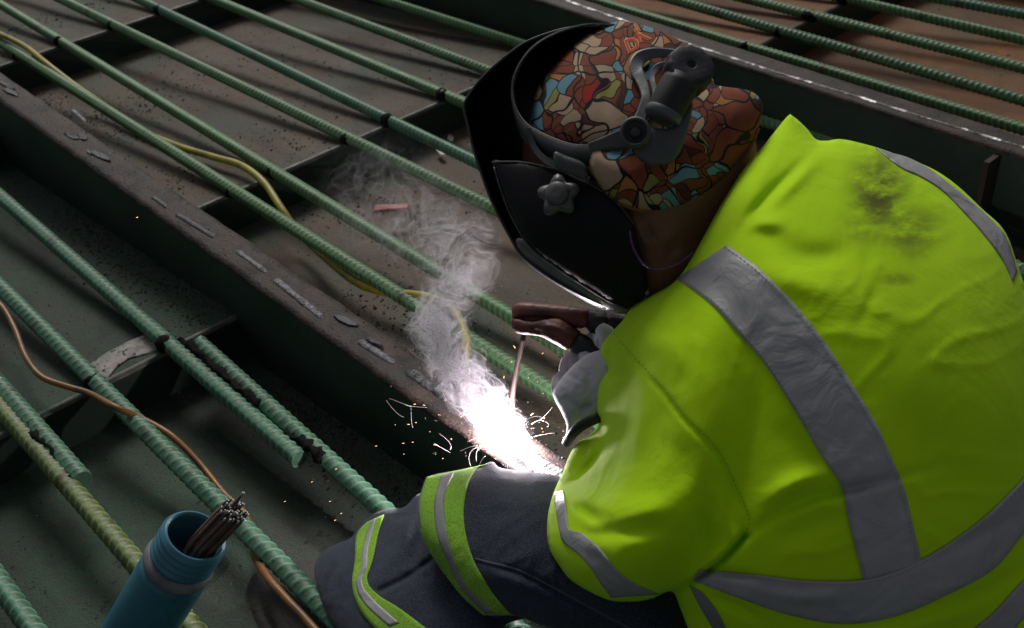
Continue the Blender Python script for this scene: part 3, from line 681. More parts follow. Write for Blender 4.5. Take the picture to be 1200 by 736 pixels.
skin = mat('skin_brown', (0.16, 0.065, 0.035), (0.20, 0.085, 0.05), 30, 6, 0.55, 0.3, 400)

U = [(805, 312), (822, 282), (845, 240), (870, 200), (897, 168), (922, 137), (929, 136), (945, 150), (956, 163), (968, 165), (985, 163), (1010, 168), (1040, 177), (1089, 196), (1120, 216), (1150, 244), (1178, 272), (1195, 318),
     (1230, 420), (1260, 560), (1280, 700), (1270, 820), (1100, 850), (900, 840), (830, 790), (806, 735), (797, 712), (787, 693), (762, 702), (737, 705), (710, 702), (672, 682), (655, 662), (643, 640), (641, 612), (645, 590), (650, 574), (660, 552), (666, 536),
     (676, 520), (700, 500), (699, 473), (702, 450), (713, 433), (705, 416), (706, 404), (715, 391), (730, 375), (738, 361), (760, 348), (787, 333)]
jdepth = [(805, 312, 1.10), (925, 137, 1.16), (1010, 168, 1.18), (1150, 244, 1.18), (1200, 330, 1.15), (1260, 560, 1.13), (1270, 800, 1.12), (900, 840, 1.10), (800, 720, 1.06), (700, 700, 1.10), (642, 630, 1.17), (666, 536, 1.24), (700, 460, 1.23), (715, 391, 1.20), (760, 348, 1.15)]
armo = [(790, 325), (738, 361), (706, 404), (705, 416), (713, 433), (702, 450), (699, 473), (704, 505), (690, 545), (662, 568), (652, 575), (645, 590), (641, 612), (643, 640), (655, 662), (672, 682), (710, 702), (737, 705), (765, 702), (800, 687), (845, 660), (870, 630), (900, 560), (930, 470), (910, 380), (860, 320)]
Jk = Relief(U, jdepth, 0.165, 0.10, parts=[(armo, 0.185, 0.62)], blend=0.03, g=3.0, power=0.55, crease=(.0022, 58), folds=[
    ([(790, 693), (820, 677), (850, 653), (874, 627)], 3.1, 0.022), ([(800, 676), (830, 660), (858, 632)], 7, -0.008), ([(960, 172), (930, 200), (900, 230), (877, 256), (850, 290)], 6, 0.010), ([(925, 150), (900, 190), (870, 240), (850, 275)], 12, -0.008),
    ([(968, 178), (925, 220), (893, 248)], 8, -0.006),
    ([(853, 285), (882, 268), (905, 282), (948, 312)], 15, 0.003), ([(862, 270), (890, 262), (930, 262)], 9, -0.008), ([(905, 295), (960, 300), (1010, 290)], 14, 0.006), ([(880, 300), (930, 330), (1000, 350)], 16, -0.006),
    ([(715, 393), (738, 419), (775, 458), (800, 490), (838, 530), (858, 570), (873, 605), (871, 625)], 2.6, 0.0035),
    ([(708, 433), (722, 440), (740, 432)], 7, 0.009), ([(712, 408), (718, 424)], 5, 0.010), ([(745, 425), (728, 465), (716, 505)], 10, 0.008), ([(760, 445), (748, 500), (728, 545)], 12, -0.008),
    ([(712, 505), (706, 525), (688, 548), (664, 570)], 4, 0.012), ([(694, 505), (684, 530), (672, 552)], 3, 0.006), ([(720, 520), (705, 545), (680, 566)], 7, -0.008),
    ([(672, 585), (690, 602), (712, 612)], 7, 0.012), ([(668, 600), (690, 625), (735, 622), (790, 618)], 9, 0.010), ([(700, 590), (740, 598), (800, 590)], 14, -0.007),
    ([(780, 500), (800, 540), (790, 590)], 16, 0.006), ([(838, 560), (845, 600), (835, 645)], 9, -0.008), ([(818, 590), (825, 620), (815, 655)], 8, 0.007), ([(852, 605), (860, 628), (850, 650)], 5, -0.005),
    ([(860, 640), (905, 606), (945, 586), (988, 575), (1053, 560), (1110, 545)], 6, 0.008), ([(880, 600), (930, 566), (985, 548)], 12, -0.009), ([(895, 640), (950, 618), (1010, 590)], 12, 0.004),
    ([(820, 668), (850, 672), (900, 680)], 5, 0.008), ([(870, 690), (940, 700), (1010, 695)], 7, -0.004), ([(826, 695), (865, 712), (900, 730)], 6, 0.008),
    ([(1081, 656), (1120, 640), (1200, 600)], 9, 0.004), ([(1020, 735), (1090, 715), (1160, 690), (1240, 640)], 10, 0.006), ([(960, 755), (1050, 740), (1150, 712)], 12, -0.006),
    ([(1000, 400), (1020, 350), (1040, 330)], 9, 0.0025), ([(1060, 440), (1110, 560), (1120, 640)], 40, 0.006), ([(820, 360), (850, 430), (870, 520)], 26, 0.005), ([(765, 360), (770, 400), (800, 450)], 22, -0.006),
    ([(740, 380), (760, 420)], 8, 0.003), ([(660, 640), (700, 655), (735, 690)], 8, 0.005), ([(900, 480), (950, 540), (975, 600)], 20, 0.004)])
jacket = Jk.build('jacket', lime, W, step=3.6)
Jk.band('shoulder_tape', [(793, 327), (833, 355), (867, 392), (900, 432), (937, 490), (960, 530), (985, 568), (997, 621), (1013, 681)], [(852, 287), (890, 315), (927, 352), (960, 392), (987, 432), (1023, 490), (1042, 530), (1060, 575), (1070, 617), (1081, 662)], tape, jacket, nw=16)
Jk.band('waist_tape', [(820, 668), (855, 671), (892, 675), (950, 681), (1011, 680), (1050, 670), (1081, 656), (1116, 635), (1158, 603), (1200, 561), (1245, 510)], [(812, 680), (867, 701), (927, 721), (990, 731), (1053, 721), (1116, 694), (1165, 666), (1200, 625), (1255, 565)], tape, jacket, off=0.003, nw=14)
Jk.band('hem_tape', [(1135, 742), (1165, 718), (1200, 680), (1260, 625)], [(1180, 752), (1200, 724), (1240, 690), (1268, 660)], tape, jacket)
Jk.band('back_shoulder_tape', [(1026, 173), (1055, 196), (1077, 206), (1104, 223), (1133, 252), (1155, 277), (1175, 304), (1187, 330)], [(1040, 178.5), (1064, 185), (1089, 198), (1113, 216), (1138, 236), (1162, 258), (1179, 279), (1192, 318)], tape, jacket, nw=8)
Jk.band('sleeve_tape', [(650, 577), (651, 592), (654, 612), (660, 635), (677, 648), (692, 665), (705, 685), (717, 700)], [(660, 575), (664, 597), (667, 620), (682, 625), (700, 640), (720, 665), (740, 682), (772, 696)], tape, jacket, nw=10)
Jk.band('hem_lining_tape', [(808, 686), (820, 710), (838, 740)], [(822, 694), (838, 714), (852, 740)], tape_lt, jacket)
def stitches(curves, name='tape_stitching', inset=0, dash=3.2, gap=2.2, rad=.00035, off=.0032, m=None):
    V, Fc = [], []
    for cv in curves:
        c = catmull(cv, 6); L = np.sum(np.linalg.norm(np.diff(c, axis=0), axis=1)); n = int(L / (dash + gap)); c = resample(c, n * 4)
        for i in range(n):
            q = c[i * 4:i * 4 + 3]; w = Pv(q[:, 0], q[:, 1], Jk.depth(q[:, 0], q[:, 1]) - off); v, f = tube_geo(np.c_[w, np.full(3, rad)], 4, len(V)); V += v; Fc += f
    return link(name, from_np(name, V, Fc), m or stitch_m, jacket)
stitch_m = mat('grey_thread', (0.32, 0.33, 0.30), None, 50, rough=.9)
def inset(a, b, t): a = resample(catmull(a, 6), 40); b = resample(catmull(b, 6), 40); return (a * (1 - t) + b * t)[::3]
bA = ([(793, 327), (833, 355), (867, 392), (900, 432), (937, 490), (960, 530), (985, 568), (997, 621), (1013, 681)], [(852, 287), (890, 315), (927, 352), (960, 392), (987, 432), (1023, 490), (1042, 530), (1060, 575), (1070, 617), (1081, 662)])
bB = ([(820, 668), (855, 671), (892, 675), (950, 681), (1011, 680), (1050, 670), (1081, 656), (1116, 635), (1158, 603), (1200, 561), (1245, 510)], [(812, 680), (867, 701), (927, 721), (990, 731), (1053, 721), (1116, 694), (1165, 666), (1200, 625), (1255, 565)])
stitches([inset(*bA, .05), inset(*bA, .95)]); stitches([inset(*bB, .07), inset(*bB, .93)], off=.0044)
stitches([[(719, 390), (742, 417), (779, 456), (804, 488), (842, 528), (862, 568), (877, 603), (875, 622)]], 'armhole_stitching', off=.0008, rad=.0003, m=stitch)
st = [(793, 330), (833, 358.5), (867, 395.5), (900, 436), (937, 494), (957, 533)]

# sleeve end folded round the wrist, then glove, cuff
glm = cloth_mat('grey_leather_glove', (0.48, 0.48, 0.52), (0.60, 0.60, 0.64), weave=300, bump=0.5, rough=0.7, fold_scale=30, fold_bump=0.35)
glo = empty('glove', tuple(P(680, 470, 1.25))); glo.parent = W; glo.matrix_parent_inverse = Matrix.Translation(-W.location)
glo['label'] = 'grey leather glove closed around the electrode holder'
Gl = Relief([(648, 463), (653, 450), (664, 436), (674, 426), (686, 417), (700, 411), (722, 408), (730, 440), (722, 475), (705, 490), (688, 494), (672, 505), (668, 518), (663, 512), (664, 498), (658, 484)],
            [(650, 460, 1.275), (690, 415, 1.27), (720, 440, 1.25), (668, 515, 1.275)], 0.038, 0.03, folds=[
    ([(664, 466), (678, 476), (692, 474)], 3, 0.006), ([(690, 440), (676, 450), (668, 462)], 4, -0.003), ([(700, 462), (684, 478), (673, 494)], 4, 0.006), ([(668, 440), (680, 448)], 2.5, 0.004), ([(676, 430), (690, 440)], 2.5, 0.003), ([(705, 478), (690, 488), (676, 500)], 4, -0.005), ([(700, 425), (690, 450), (700, 470)], 8, 0.003)], g=1.5, crease=(.0025, 15))
Gl.build('palm', glm, glo, step=2.4)
def fing(p, r, nm='finger'):
    return tube(nm, [P(*q) for q in p], r, glm, glo, 10, 5)
fing([(700, 440, 1.27), (690, 425, 1.285), (690, 405, 1.30), (700, 396, 1.30), (706, 402, 1.27)], [.011, .0115, .011, .010, .008])
fing([(690, 445, 1.28), (676, 432, 1.295), (678, 412, 1.315), (690, 404, 1.315), (697, 412, 1.29)], [.011, .0115, .011, .010, .008])
fing([(680, 455, 1.28), (666, 443, 1.295), (668, 424, 1.31), (680, 418, 1.31), (686, 428, 1.29)], [.011, .011, .0105, .0095, .0075])
fing([(672, 468, 1.28), (657, 458, 1.285), (658, 444, 1.30), (667, 438, 1.31)], [.010, .0105, .0095, .007])
fing([(715, 440, 1.26), (716, 415, 1.255), (712, 395, 1.255), (704, 385, 1.262)], [.012, .0125, .0115, .008], 'thumb')
blk = mat('black_rubber', (0.008, 0.008, 0.009), (0.016, 0.016, 0.018), 50, rough=0.55)
tube('cuff', [P(664, 519, 1.262), P(672, 507, 1.225), P(684, 497, 1.205), P(702, 489, 1.20)], [.0055, .006, .006, .006], blk, glo)

# electrode holder in the fist
hold = empty('electrode_holder', tuple(P(660, 385, 1.3))); tag(hold, 'worn red-brown electrode holder with black grips in the gloved hand', 'electrode holder')
redm = mat('holder_red_plastic', (0.10, 0.022, 0.020), (0.17, 0.04, 0.035), 30, 6, 0.5, 0.5, 150, c3=(0.04, 0.02, 0.018), s3=25, t3=(.5, .7))
Relief([(600, 360), (606, 355), (618, 354), (650, 357), (690, 362), (692, 372), (688, 385), (664, 383), (645, 377), (625, 378), (603, 377), (600, 368)], [(600, 365, 1.33), (690, 372, 1.30)], 0.013, 0.013, g=1.2, power=.4, folds=[([(606, 374), (640, 373), (664, 380)], 2.5, .006)]).build('upper_jaw', redm, hold, step=2.2)
Relief([(599, 376), (606, 372), (622, 375), (650, 371), (662, 374), (677, 386), (680, 391), (667, 410), (650, 403), (632, 394), (612, 392), (602, 388)], [(600, 382, 1.325), (675, 395, 1.30)], 0.015, 0.015, g=1.2, power=.4, folds=[([(640, 382), (655, 385), (668, 395)], 3, -.003), ([(625, 388), (632, 390)], 3, .006)]).build('lower_jaw', redm, hold, step=2.2)
Relief([(688, 364), (710, 365), (728, 370), (745, 374), (745, 392), (722, 396), (700, 394), (687, 384)], [(690, 374, 1.30), (740, 380, 1.28)], 0.016, 0.016, g=1.2, power=.4, folds=[([(712, 364), (709, 394)], 2, .005), ([(700, 372), (716, 374)], 2.5, -.003)]).build('handle_grip', blk, hold, step=2.2)
Relief([(679, 390), (700, 402), (716, 408), (720, 420), (704, 420), (686, 417), (667, 409)], [(680, 400, 1.297), (710, 412, 1.285)], 0.012, 0.012, g=1.2, power=.4).build('lever_grip', blk, hold, step=2.2)
Relief([(604, 368), (625, 371), (650, 370), (664, 378), (650, 382), (606, 381)], [(605, 375, 1.335), (660, 378, 1.318)], 0.008, 0.008, g=1.2, power=.4).build('jaw_insert', blk, hold, step=2.2)
elec = tube('welding_electrode', [P(614, 392, 1.325), P(607, 425, 1.365), P(601, 462, 1.41), P(600, 500, 1.452)], [.0034, .0034, .0034, .0030], mat('electrode_hot_coating', (0.10, 0.045, 0.035), (0.15, 0.07, 0.05), 60, rough=.7), None, 10, 4)
tag(elec, 'thin reddish electrode clamped in the holder jaws, its tip in the arc', 'electrode')

# ------------------------------------------------------------------ legs
thigh = Relief([(491, 590), (495, 570), (503, 558), (530, 552), (557, 548), (577, 541), (586, 548), (620, 553), (655, 558), (720, 585), (800, 640), (870, 700), (900, 790), (780, 800), (720, 752), (650, 738), (605, 722), (575, 722), (548, 702), (522, 668), (500, 640), (491, 615)],
    [(491, 600, 1.29), (560, 548, 1.36), (655, 558, 1.30), (800, 640, 1.24), (870, 760, 1.20), (650, 738, 1.20), (560, 715, 1.22)], 0.085, 0.08, g=2.5, power=.55, crease=(.003, 40), folds=[
    ([(556, 652), (575, 663), (610, 672), (650, 692), (700, 720), (760, 750)], 4, 0.007), ([(560, 660), (600, 682), (640, 700)], 8, -0.006), ([(600, 560), (640, 575), (690, 590)], 12, 0.004), ([(580, 600), (600, 640)], 18, -0.004), ([(560, 690), (600, 700), (650, 715)], 7, 0.006)])
jeans = thigh.build('jeans_thigh', denim, W, step=3.2)
shin = Relief([(368, 668), (376, 650), (388, 640), (411, 630), (424, 614), (440, 601), (458, 596), (474, 594), (492, 578), (520, 580), (560, 640), (600, 700), (618, 722), (590, 735), (580, 780), (440, 790), (400, 748), (380, 715)],
    [(368, 668, 1.43), (424, 614, 1.45), (474, 594, 1.42), (520, 590, 1.40), (600, 710, 1.27), (560, 780, 1.22), (420, 780, 1.30), (385, 720, 1.38)], 0.07, 0.07, g=2.5, power=.55, crease=(.0035, 34), folds=[
    ([(445, 692), (470, 680), (500, 660), (525, 640)], 3, 0.006), ([(480, 600), (470, 640), (450, 680)], 9, -0.005), ([(500, 640), (500, 690), (520, 730)], 8, 0.005), ([(500, 610), (485, 650), (487, 690)], 6, 0.005), ([(455, 610), (470, 604), (480, 600)], 4, 0.005), ([(395, 650), (390, 680), (400, 710)], 7, 0.005)])
jeans2 = shin.build('jeans_shin', denim, W, step=3.2)
shin.band('shin_lime_tape', [(430, 612), (418, 627), (416, 657), (413, 687), (423, 717), (445, 742)], [(450, 603), (443, 627), (437, 657), (430, 680), (443, 697), (470, 714), (507, 742)], lime_dk, jeans2, nw=8)
shin.band('shin_silver_tape', [(436, 609), (429, 627), (425, 645), (424, 664), (417, 684), (427, 707), (456, 734)], [(441, 607), (435, 627), (431, 645), (430, 664), (424, 682), (435, 700), (468, 730)], tape, jeans2, off=0.0028, nw=4, thick=.0005)
thigh.band('knee_lime_tape', [(500, 559), (492, 587), (493, 624), (510, 657), (540, 697), (566, 721)], [(575, 543), (557, 551), (546, 577), (544, 614), (554, 654), (574, 690), (594, 715), (602, 721)], lime_dk, jeans, nw=12, off=.0012, thick=.0006)
thigh.band('knee_silver_tape', [(517, 557), (509, 590), (512, 624), (524, 657), (544, 694), (570, 719)], [(533, 553), (521, 580), (522, 614), (530, 650), (547, 687), (580, 718)], tape_lt, jeans, off=0.0022, nw=6, thick=.0005)
thigh.line('jeans_seam', [(557, 655), (575, 660), (610, 669), (650, 689), (700, 716), (760, 747)], 0.0016, mat('denim_thread', (0.07, 0.075, 0.10), None, 50, rough=.9), jeans, off=0.0)
bootm = mat('boot_leather', (0.02, 0.017, 0.016), (0.04, 0.034, 0.03), 25, 8, 0.7, 0.8, 160)
boot = Relief([(284, 704), (287, 688), (294, 674), (305, 666), (322, 664), (340, 664), (352, 658), (372, 655), (392, 660), (420, 700), (430, 770), (380, 790), (320, 780), (292, 745)], [(284, 700, 1.52), (352, 660, 1.54), (400, 690, 1.48), (380, 770, 1.42), (300, 750, 1.47)], 0.05, 0.03, g=2.5, folds=[([(336, 664), (345, 690), (360, 710)], 4, .008), ([(300, 690), (315, 730), (340, 760)], 4, .006)])
bt = boot.build('boot', bootm, W, step=3.5)

# ------------------------------------------------------------------ head: body, cap, helmet
body = Relief([(700, 150), (690, 220), (715, 262), (732, 305), (745, 345), (788, 352), (815, 330), (846, 285), (880, 225), (884, 160), (840, 110), (780, 90)], [(700, 200, 1.17), (760, 330, 1.17), (880, 170, 1.18), (780, 100, 1.18)], 0.075, 0.08, g=3, folds=[
    ([(735, 248), (752, 275), (768, 296)], 5, -0.008), ([(752, 262), (765, 285)], 6, .006), ([(775, 300), (800, 285)], 8, .006)])
body.build('head_and_neck', skin, W, step=4)
face = bmesh.new(); bmesh.ops.create_uvsphere(face, u_segments=28, v_segments=20, radius=1)
hc = P(700, 185, 1.275); fdir = RM @ np.array([-0.80, -0.50, -0.25]); fdir /= np.linalg.norm(fdir); fup = RM @ np.array([-0.45, 0.78, 0.2]); fup -= fdir * (fup @ fdir); fup /= np.linalg.norm(fup); frt = np.cross(fdir, fup)
for v in face.verts:
    x, y, z = v.co
    dd = 0.085 * x; 
    if x > 0.3: dd += 0.022 * math.exp(-((y / 0.16) ** 2 + ((z + 0.12) / 0.22) ** 2)) - 0.008 * (math.exp(-(((abs(y) - 0.35) / 0.14) ** 2 + ((z - 0.12) / 0.12) ** 2))) + 0.007 * math.exp(-((y / 0.3) ** 2 + ((z + 0.5) / 0.1) ** 2))
    v.co = Vector(hc + fdir * dd + frt * 0.062 * y * (1 - 0.15 * max(0, -z)) + fup * 0.09 * z)
bm_obj('face', face, skin, W, True)
eye_m = mat('eye_white', (0.5, 0.5, 0.48), None, 10, rough=.3)
for sg in (-1, 1):
    e = bmesh.new(); bmesh.ops.create_uvsphere(e, u_segments=12, v_segments=8, radius=0.011)
    for v in e.verts: v.co += Vector(hc + fdir * 0.070 + frt * 0.024 * sg + fup * 0.012)
    bm_obj('eye', e, eye_m, W, True)

# printed cloth of the cap
def print_mat():
    m = bpy.data.materials.new('printed_cap_cloth'); m.use_nodes = True; nt = m.node_tree; L = nt.links; b = nt.nodes['Principled BSDF']
    uv = _n(nt, 'ShaderNodeUVMap')
    nz = _n(nt, 'ShaderNodeTexNoise'); nz.inputs['Scale'].default_value = 30; nz.inputs['Detail'].default_value = 0.6; L.new(uv.outputs[0], nz.inputs['Vector'])
    sb = _n(nt, 'ShaderNodeVectorMath', operation='SUBTRACT'); sb.inputs[1].default_value = (.5, .5, .5); L.new(nz.outputs['Color'], sb.inputs[0])
    sc = _n(nt, 'ShaderNodeVectorMath', operation='SCALE'); sc.inputs['Scale'].default_value = 0.05; L.new(sb.outputs[0], sc.inputs[0])
    ad = _n(nt, 'ShaderNodeVectorMath', operation='ADD'); L.new(uv.outputs[0], ad.inputs[0]); L.new(sc.outputs[0], ad.inputs[1])
    def vor(scale, off, feature):
        mp = _n(nt, 'ShaderNodeMapping'); mp.inputs['Location'].default_value = off; L.new(ad.outputs[0], mp.inputs[0])
        v = _n(nt, 'ShaderNodeTexVoronoi', feature=feature); v.voronoi_dimensions = '2D'; v.inputs['Scale'].default_value = scale; v.inputs['Randomness'].default_value = 1; L.new(mp.outputs[0], v.inputs['Vector']); return v
    cols = [(0.0, (0.24, 0.065, 0.032)), (0.34, (0.50, 0.36, 0.24)), (0.57, (0.15, 0.33, 0.42)), (0.69, (0.27, 0.07, 0.035)), (0.80, (0.50, 0.20, 0.06)), (0.87, (0.40, 0.025, 0.02)), (0.90, (0.30, 0.30, 0.07)), (0.94, (0.10, 0.035, 0.02))]
    def cells(scale, off):
        a = vor(scale, off, 'F1'); e = vor(scale, off, 'DISTANCE_TO_EDGE')
        sp = _n(nt, 'ShaderNodeSeparateColor'); L.new(a.outputs['Color'], sp.inputs[0])
        r = _n(nt, 'ShaderNodeValToRGB'); r.color_ramp.interpolation = 'CONSTANT'
        while len(r.color_ramp.elements) < len(cols): r.color_ramp.elements.new(0.5)
        for k, (p, c) in enumerate(cols): r.color_ramp.elements[k].position = p; r.color_ramp.elements[k].color = (*[q * .78 for q in c], 1)  # print darkened all over, the head's shade put into its colours
        L.new(sp.outputs[0], r.inputs[0])
        ln = _n(nt, 'ShaderNodeMapRange'); ln.inputs['From Min'].default_value = 0.032; ln.inputs['From Max'].default_value = 0.055; L.new(e.outputs['Distance'], ln.inputs['Value'])
        mx = _n(nt, 'ShaderNodeMixRGB'); L.new(ln.outputs[0], mx.inputs[0]); mx.inputs[1].default_value = (0.012, 0.01, 0.012, 1); L.new(r.outputs[0], mx.inputs[2])
        return mx.outputs[0], sp.outputs[1], ln.outputs[0]
    big, sel, ln1 = cells(31, (0.11, 0.07, 0)); small, _, _ = cells(64, (0.3, 0.7, 0))
    st_ = _n(nt, 'ShaderNodeMath', operation='GREATER_THAN'); st_.inputs[1].default_value = 0.28; L.new(sel, st_.inputs[0])
    ml = _n(nt, 'ShaderNodeMath', operation='MULTIPLY'); L.new(st_.outputs[0], ml.inputs[0]); L.new(ln1, ml.inputs[1])
    mx = _n(nt, 'ShaderNodeMixRGB'); L.new(ml.outputs[0], mx.inputs[0]); L.new(big, mx.inputs[1]); L.new(small, mx.inputs[2])
    L.new(mx.outputs[0], b.inputs['Base Color']); b.inputs['Roughness'].default_value = 0.85; b.inputs['Specular IOR Level'].default_value = 0.2
    co = _n(nt, 'ShaderNodeTexCoord'); n1 = _n(nt, 'ShaderNodeTexNoise'); n1.inputs['Scale'].default_value = 22; n1.inputs['Detail'].default_value = 5; L.new(co.outputs['Object'], n1.inputs['Vector'])
    bp = _n(nt, 'ShaderNodeBump'); bp.inputs['Strength'].default_value = 0.35; bp.inputs['Distance'].default_value = 0.006; L.new(n1.outputs[0], bp.inputs['Height']); L.new(bp.outputs[0], b.inputs['Normal'])
    return m
pm = print_mat()
crown = Relief([(622, 150), (624, 125), (632, 100), (650, 76), (670, 55), (692, 38), (710, 29), (728, 25), (752, 29), (778, 38), (800, 50), (822, 70), (838, 100), (845, 150), (820, 205), (770, 225), (715, 222), (680, 205), (645, 190), (625, 172)],
    [(622, 150, 1.20), (728, 25, 1.22), (850, 130, 1.18), (770, 225, 1.14)], 0.09, 0.07, g=2.2, power=.55, folds=[([(730, 60), (712, 110), (720, 150)], 8, .004), ([(690, 60), (670, 110)], 9, -.003), ([(640, 160), (700, 178), (760, 160)], 5, .005)])
cap = crown.build('cap', pm, W, step=3)
flap = Relief([(690, 190), (700, 170), (740, 165), (790, 120), (820, 100), (852, 102), (880, 107), (893, 120), (892, 140), (882, 165), (862, 195), (835, 222), (805, 240), (778, 247), (748, 247), (722, 236), (703, 218)],
    [(690, 190, 1.11), (748, 247, 1.11), (893, 125, 1.15), (820, 100, 1.15)], 0.052, 0.02, g=2.2, power=.5, folds=[([(885, 150), (860, 185), (830, 212), (790, 232)], 3, .002), ([(830, 130), (845, 170), (820, 210)], 9, .004), ([(740, 200), (770, 225)], 9, .004), ([(860, 115), (865, 150)], 8, -.003)])
flp = flap.build('cap_flap', pm, cap, step=3)
flap.line('flap_hem', [(889, 150), (876, 178), (855, 205), (825, 230), (790, 245), (755, 247), (725, 238)], 0.0022, mat('hem_cloth', (0.24, 0.07, 0.04), None, 40, rough=.9), cap, off=0.001)
# two red letters printed on the crown
def letters(txt, cx, cy, size, ang, m, name, off):
    cu = bpy.data.curves.new(name, 'FONT'); cu.body = txt; cu.size = size; cu.align_x = 'CENTER'; cu.align_y = 'CENTER'; cu.resolution_u = 3; cu.offset = off * size; 
    o = bpy.data.objects.new('t', cu); me = o.to_mesh(); V = np.array([v.co[:] for v in me.vertices]); Fc = [tuple(p.vertices) for p in me.polygons]; o.to_mesh_clear(); bpy.data.objects.remove(o)
    ca, sa = math.cos(ang), math.sin(ang); x = cx + V[:, 0] * ca - V[:, 1] * sa; y = cy - (V[:, 0] * sa + V[:, 1] * ca)
    return x, y, Fc
for txt, cx, cy, an in (('D', 741, 53, 0.35), ('K', 752, 41, 0.35)):
    for mname, col, off, dz in (('letter_edge', (0.55, 0.3, 0.08), 0.05, .0012), ('letter', (0.5, 0.02, 0.015), 0.01, .0018)):
        x, y, Fc = letters(txt, cx, cy, 22, an, None, mname, off)
        V = Pv(x, y, crown.depth(x, y) - dz); link(mname, from_np(mname, V, Fc, False), mat(mname, col, None, 30, rough=.85), cap)

hel = mat('helmet_black_gloss', (0.006, 0.006, 0.008), (0.010, 0.010, 0.012), 20, 6, 0.32, 0.1, 200, spec=.5)
helin = mat('helmet_inner_black', (0.006, 0.006, 0.008), (0.009, 0.009, 0.011), 20, 6, 0.6, 0.2, 200, spec=.2)
rimm = mat('helmet_rim_grey', (0.035, 0.035, 0.04), (0.06, 0.06, 0.065), 40, 6, 0.45)  # rims, band edge and studs in a paler grey than the shell
H0 = empty('welding_helmet', tuple(P(650, 200, 1.2))); tag(H0, 'black welding helmet with open back and headgear, worn by the welder', 'helmet')
outl = [(703, 30), (672, 32), (640, 40), (612, 52), (588, 70), (568, 88), (553, 106), (544, 122), (545, 134), (549, 150), (555, 175), (563, 200), (573, 228), (584, 252), (600, 282), (612, 300), (640, 322), (670, 340), (700, 354), (722, 363), (735, 366), (750, 355), (757, 340), (752, 315), (748, 280), (760, 220), (760, 120), (740, 60)]
shell = Relief(outl, [(703, 30, 1.20), (544, 125, 1.24), (600, 285, 1.22), (735, 366, 1.17), (757, 300, 1.13), (760, 100, 1.18)], -0.11, g=3, power=.5)
sh = shell.build('shell', hel, H0, step=4, solid=0.0025)
rimpts = outl[:22]
cr = catmull(rimpts, 6); wv = Pv(cr[:, 0], cr[:, 1], shell.base(cr[:, 0], cr[:, 1]) - .001)
V, Fc = tube_geo(np.c_[wv, np.full(len(wv), .0016)], 6); link('shell_rim', from_np('shell_rim', V, Fc), rimm, H0)
cheek = Relief([(577, 190), (590, 189), (610, 190), (640, 196), (668, 205), (700, 221), (725, 240), (742, 262), (749, 290), (757, 318), (759, 340), (750, 352), (734, 362), (712, 352), (680, 332), (650, 312), (620, 288), (600, 255), (588, 225)],
               [(577, 190, 1.20), (742, 262, 1.10), (734, 362, 1.15), (620, 290, 1.17)], 0.018, 0.004, g=2.5, power=.5)
ck = cheek.build('cheek_panel', helin, H0, step=3.5)
cheek.line('cheek_rim', [(577, 190), (610, 190), (640, 196), (668, 205), (700, 221), (725, 240), (742, 262)], 0.0011, rimm, H0)
cheek.line('chin_rim', [(579, 196), (588, 225), (600, 255), (620, 288), (650, 312), (680, 332), (712, 352), (734, 362)], 0.0012, rimm, H0)
bk_ = [(759, 342), (752, 322), (745, 312)]
# lower lip of the shell, the arc's glare painted in as a paler grey
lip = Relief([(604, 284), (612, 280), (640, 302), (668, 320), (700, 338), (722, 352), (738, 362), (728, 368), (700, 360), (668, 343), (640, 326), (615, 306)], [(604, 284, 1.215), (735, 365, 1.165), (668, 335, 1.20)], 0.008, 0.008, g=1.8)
lip.build('lower_lip', mat('helmet_lip_glare', (0.10, 0.10, 0.11), (0.15, 0.15, 0.16), 30, rough=.3, rvar=.05, spec=.9), H0, step=3)
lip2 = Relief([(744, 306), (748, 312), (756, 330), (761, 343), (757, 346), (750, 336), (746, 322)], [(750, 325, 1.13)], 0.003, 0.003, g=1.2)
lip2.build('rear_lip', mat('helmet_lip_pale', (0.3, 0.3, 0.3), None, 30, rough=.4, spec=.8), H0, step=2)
# knob on the cheek
ko = P(656, 231, cheek.depth(656, 231) - .004)
kd = -(ray(656, 231)) / np.linalg.norm(ray(656, 231)); km = mat('knob_grey_plastic', (0.07, 0.07, 0.075), (0.10, 0.10, 0.105), 40, 5, 0.4, .2)
bm = bmesh.new(); kd2 = Vector(kd + RM @ np.array([-.25, .35, 0])).normalized(); ku = kd2.orthogonal().normalized(); kw = kd2.cross(ku)
rings = []
for (sc_, h_) in ((1, 0), (1.05, .004), (.98, .009), (.6, .011), (.5, .009), (.05, .009)):
    rings.append([bm.verts.new(Vector(ko) + kd2 * h_ + (ku * math.cos(a) + kw * math.sin(a)) * 0.0185 * sc_ * (1 + (0.20 * math.cos(5 * a) if sc_ > .7 else 0))) for a in [2 * math.pi * k / 40 for k in range(40)]])
for a, b in zip(rings, rings[1:]):
    for k in range(40): bm.faces.new((a[k], a[(k + 1) % 40], b[(k + 1) % 40], b[k]))
bm.faces.new(rings[-1]); bm_obj('cheek_knob', bm, km, H0, True)
bm = bmesh.new(); lathe(bm, [(.012, .009), (.012, .014), (.010, .016), (.004, .016)], ko, kd2, 24); bm_obj('knob_hub', bm, km, H0, True)
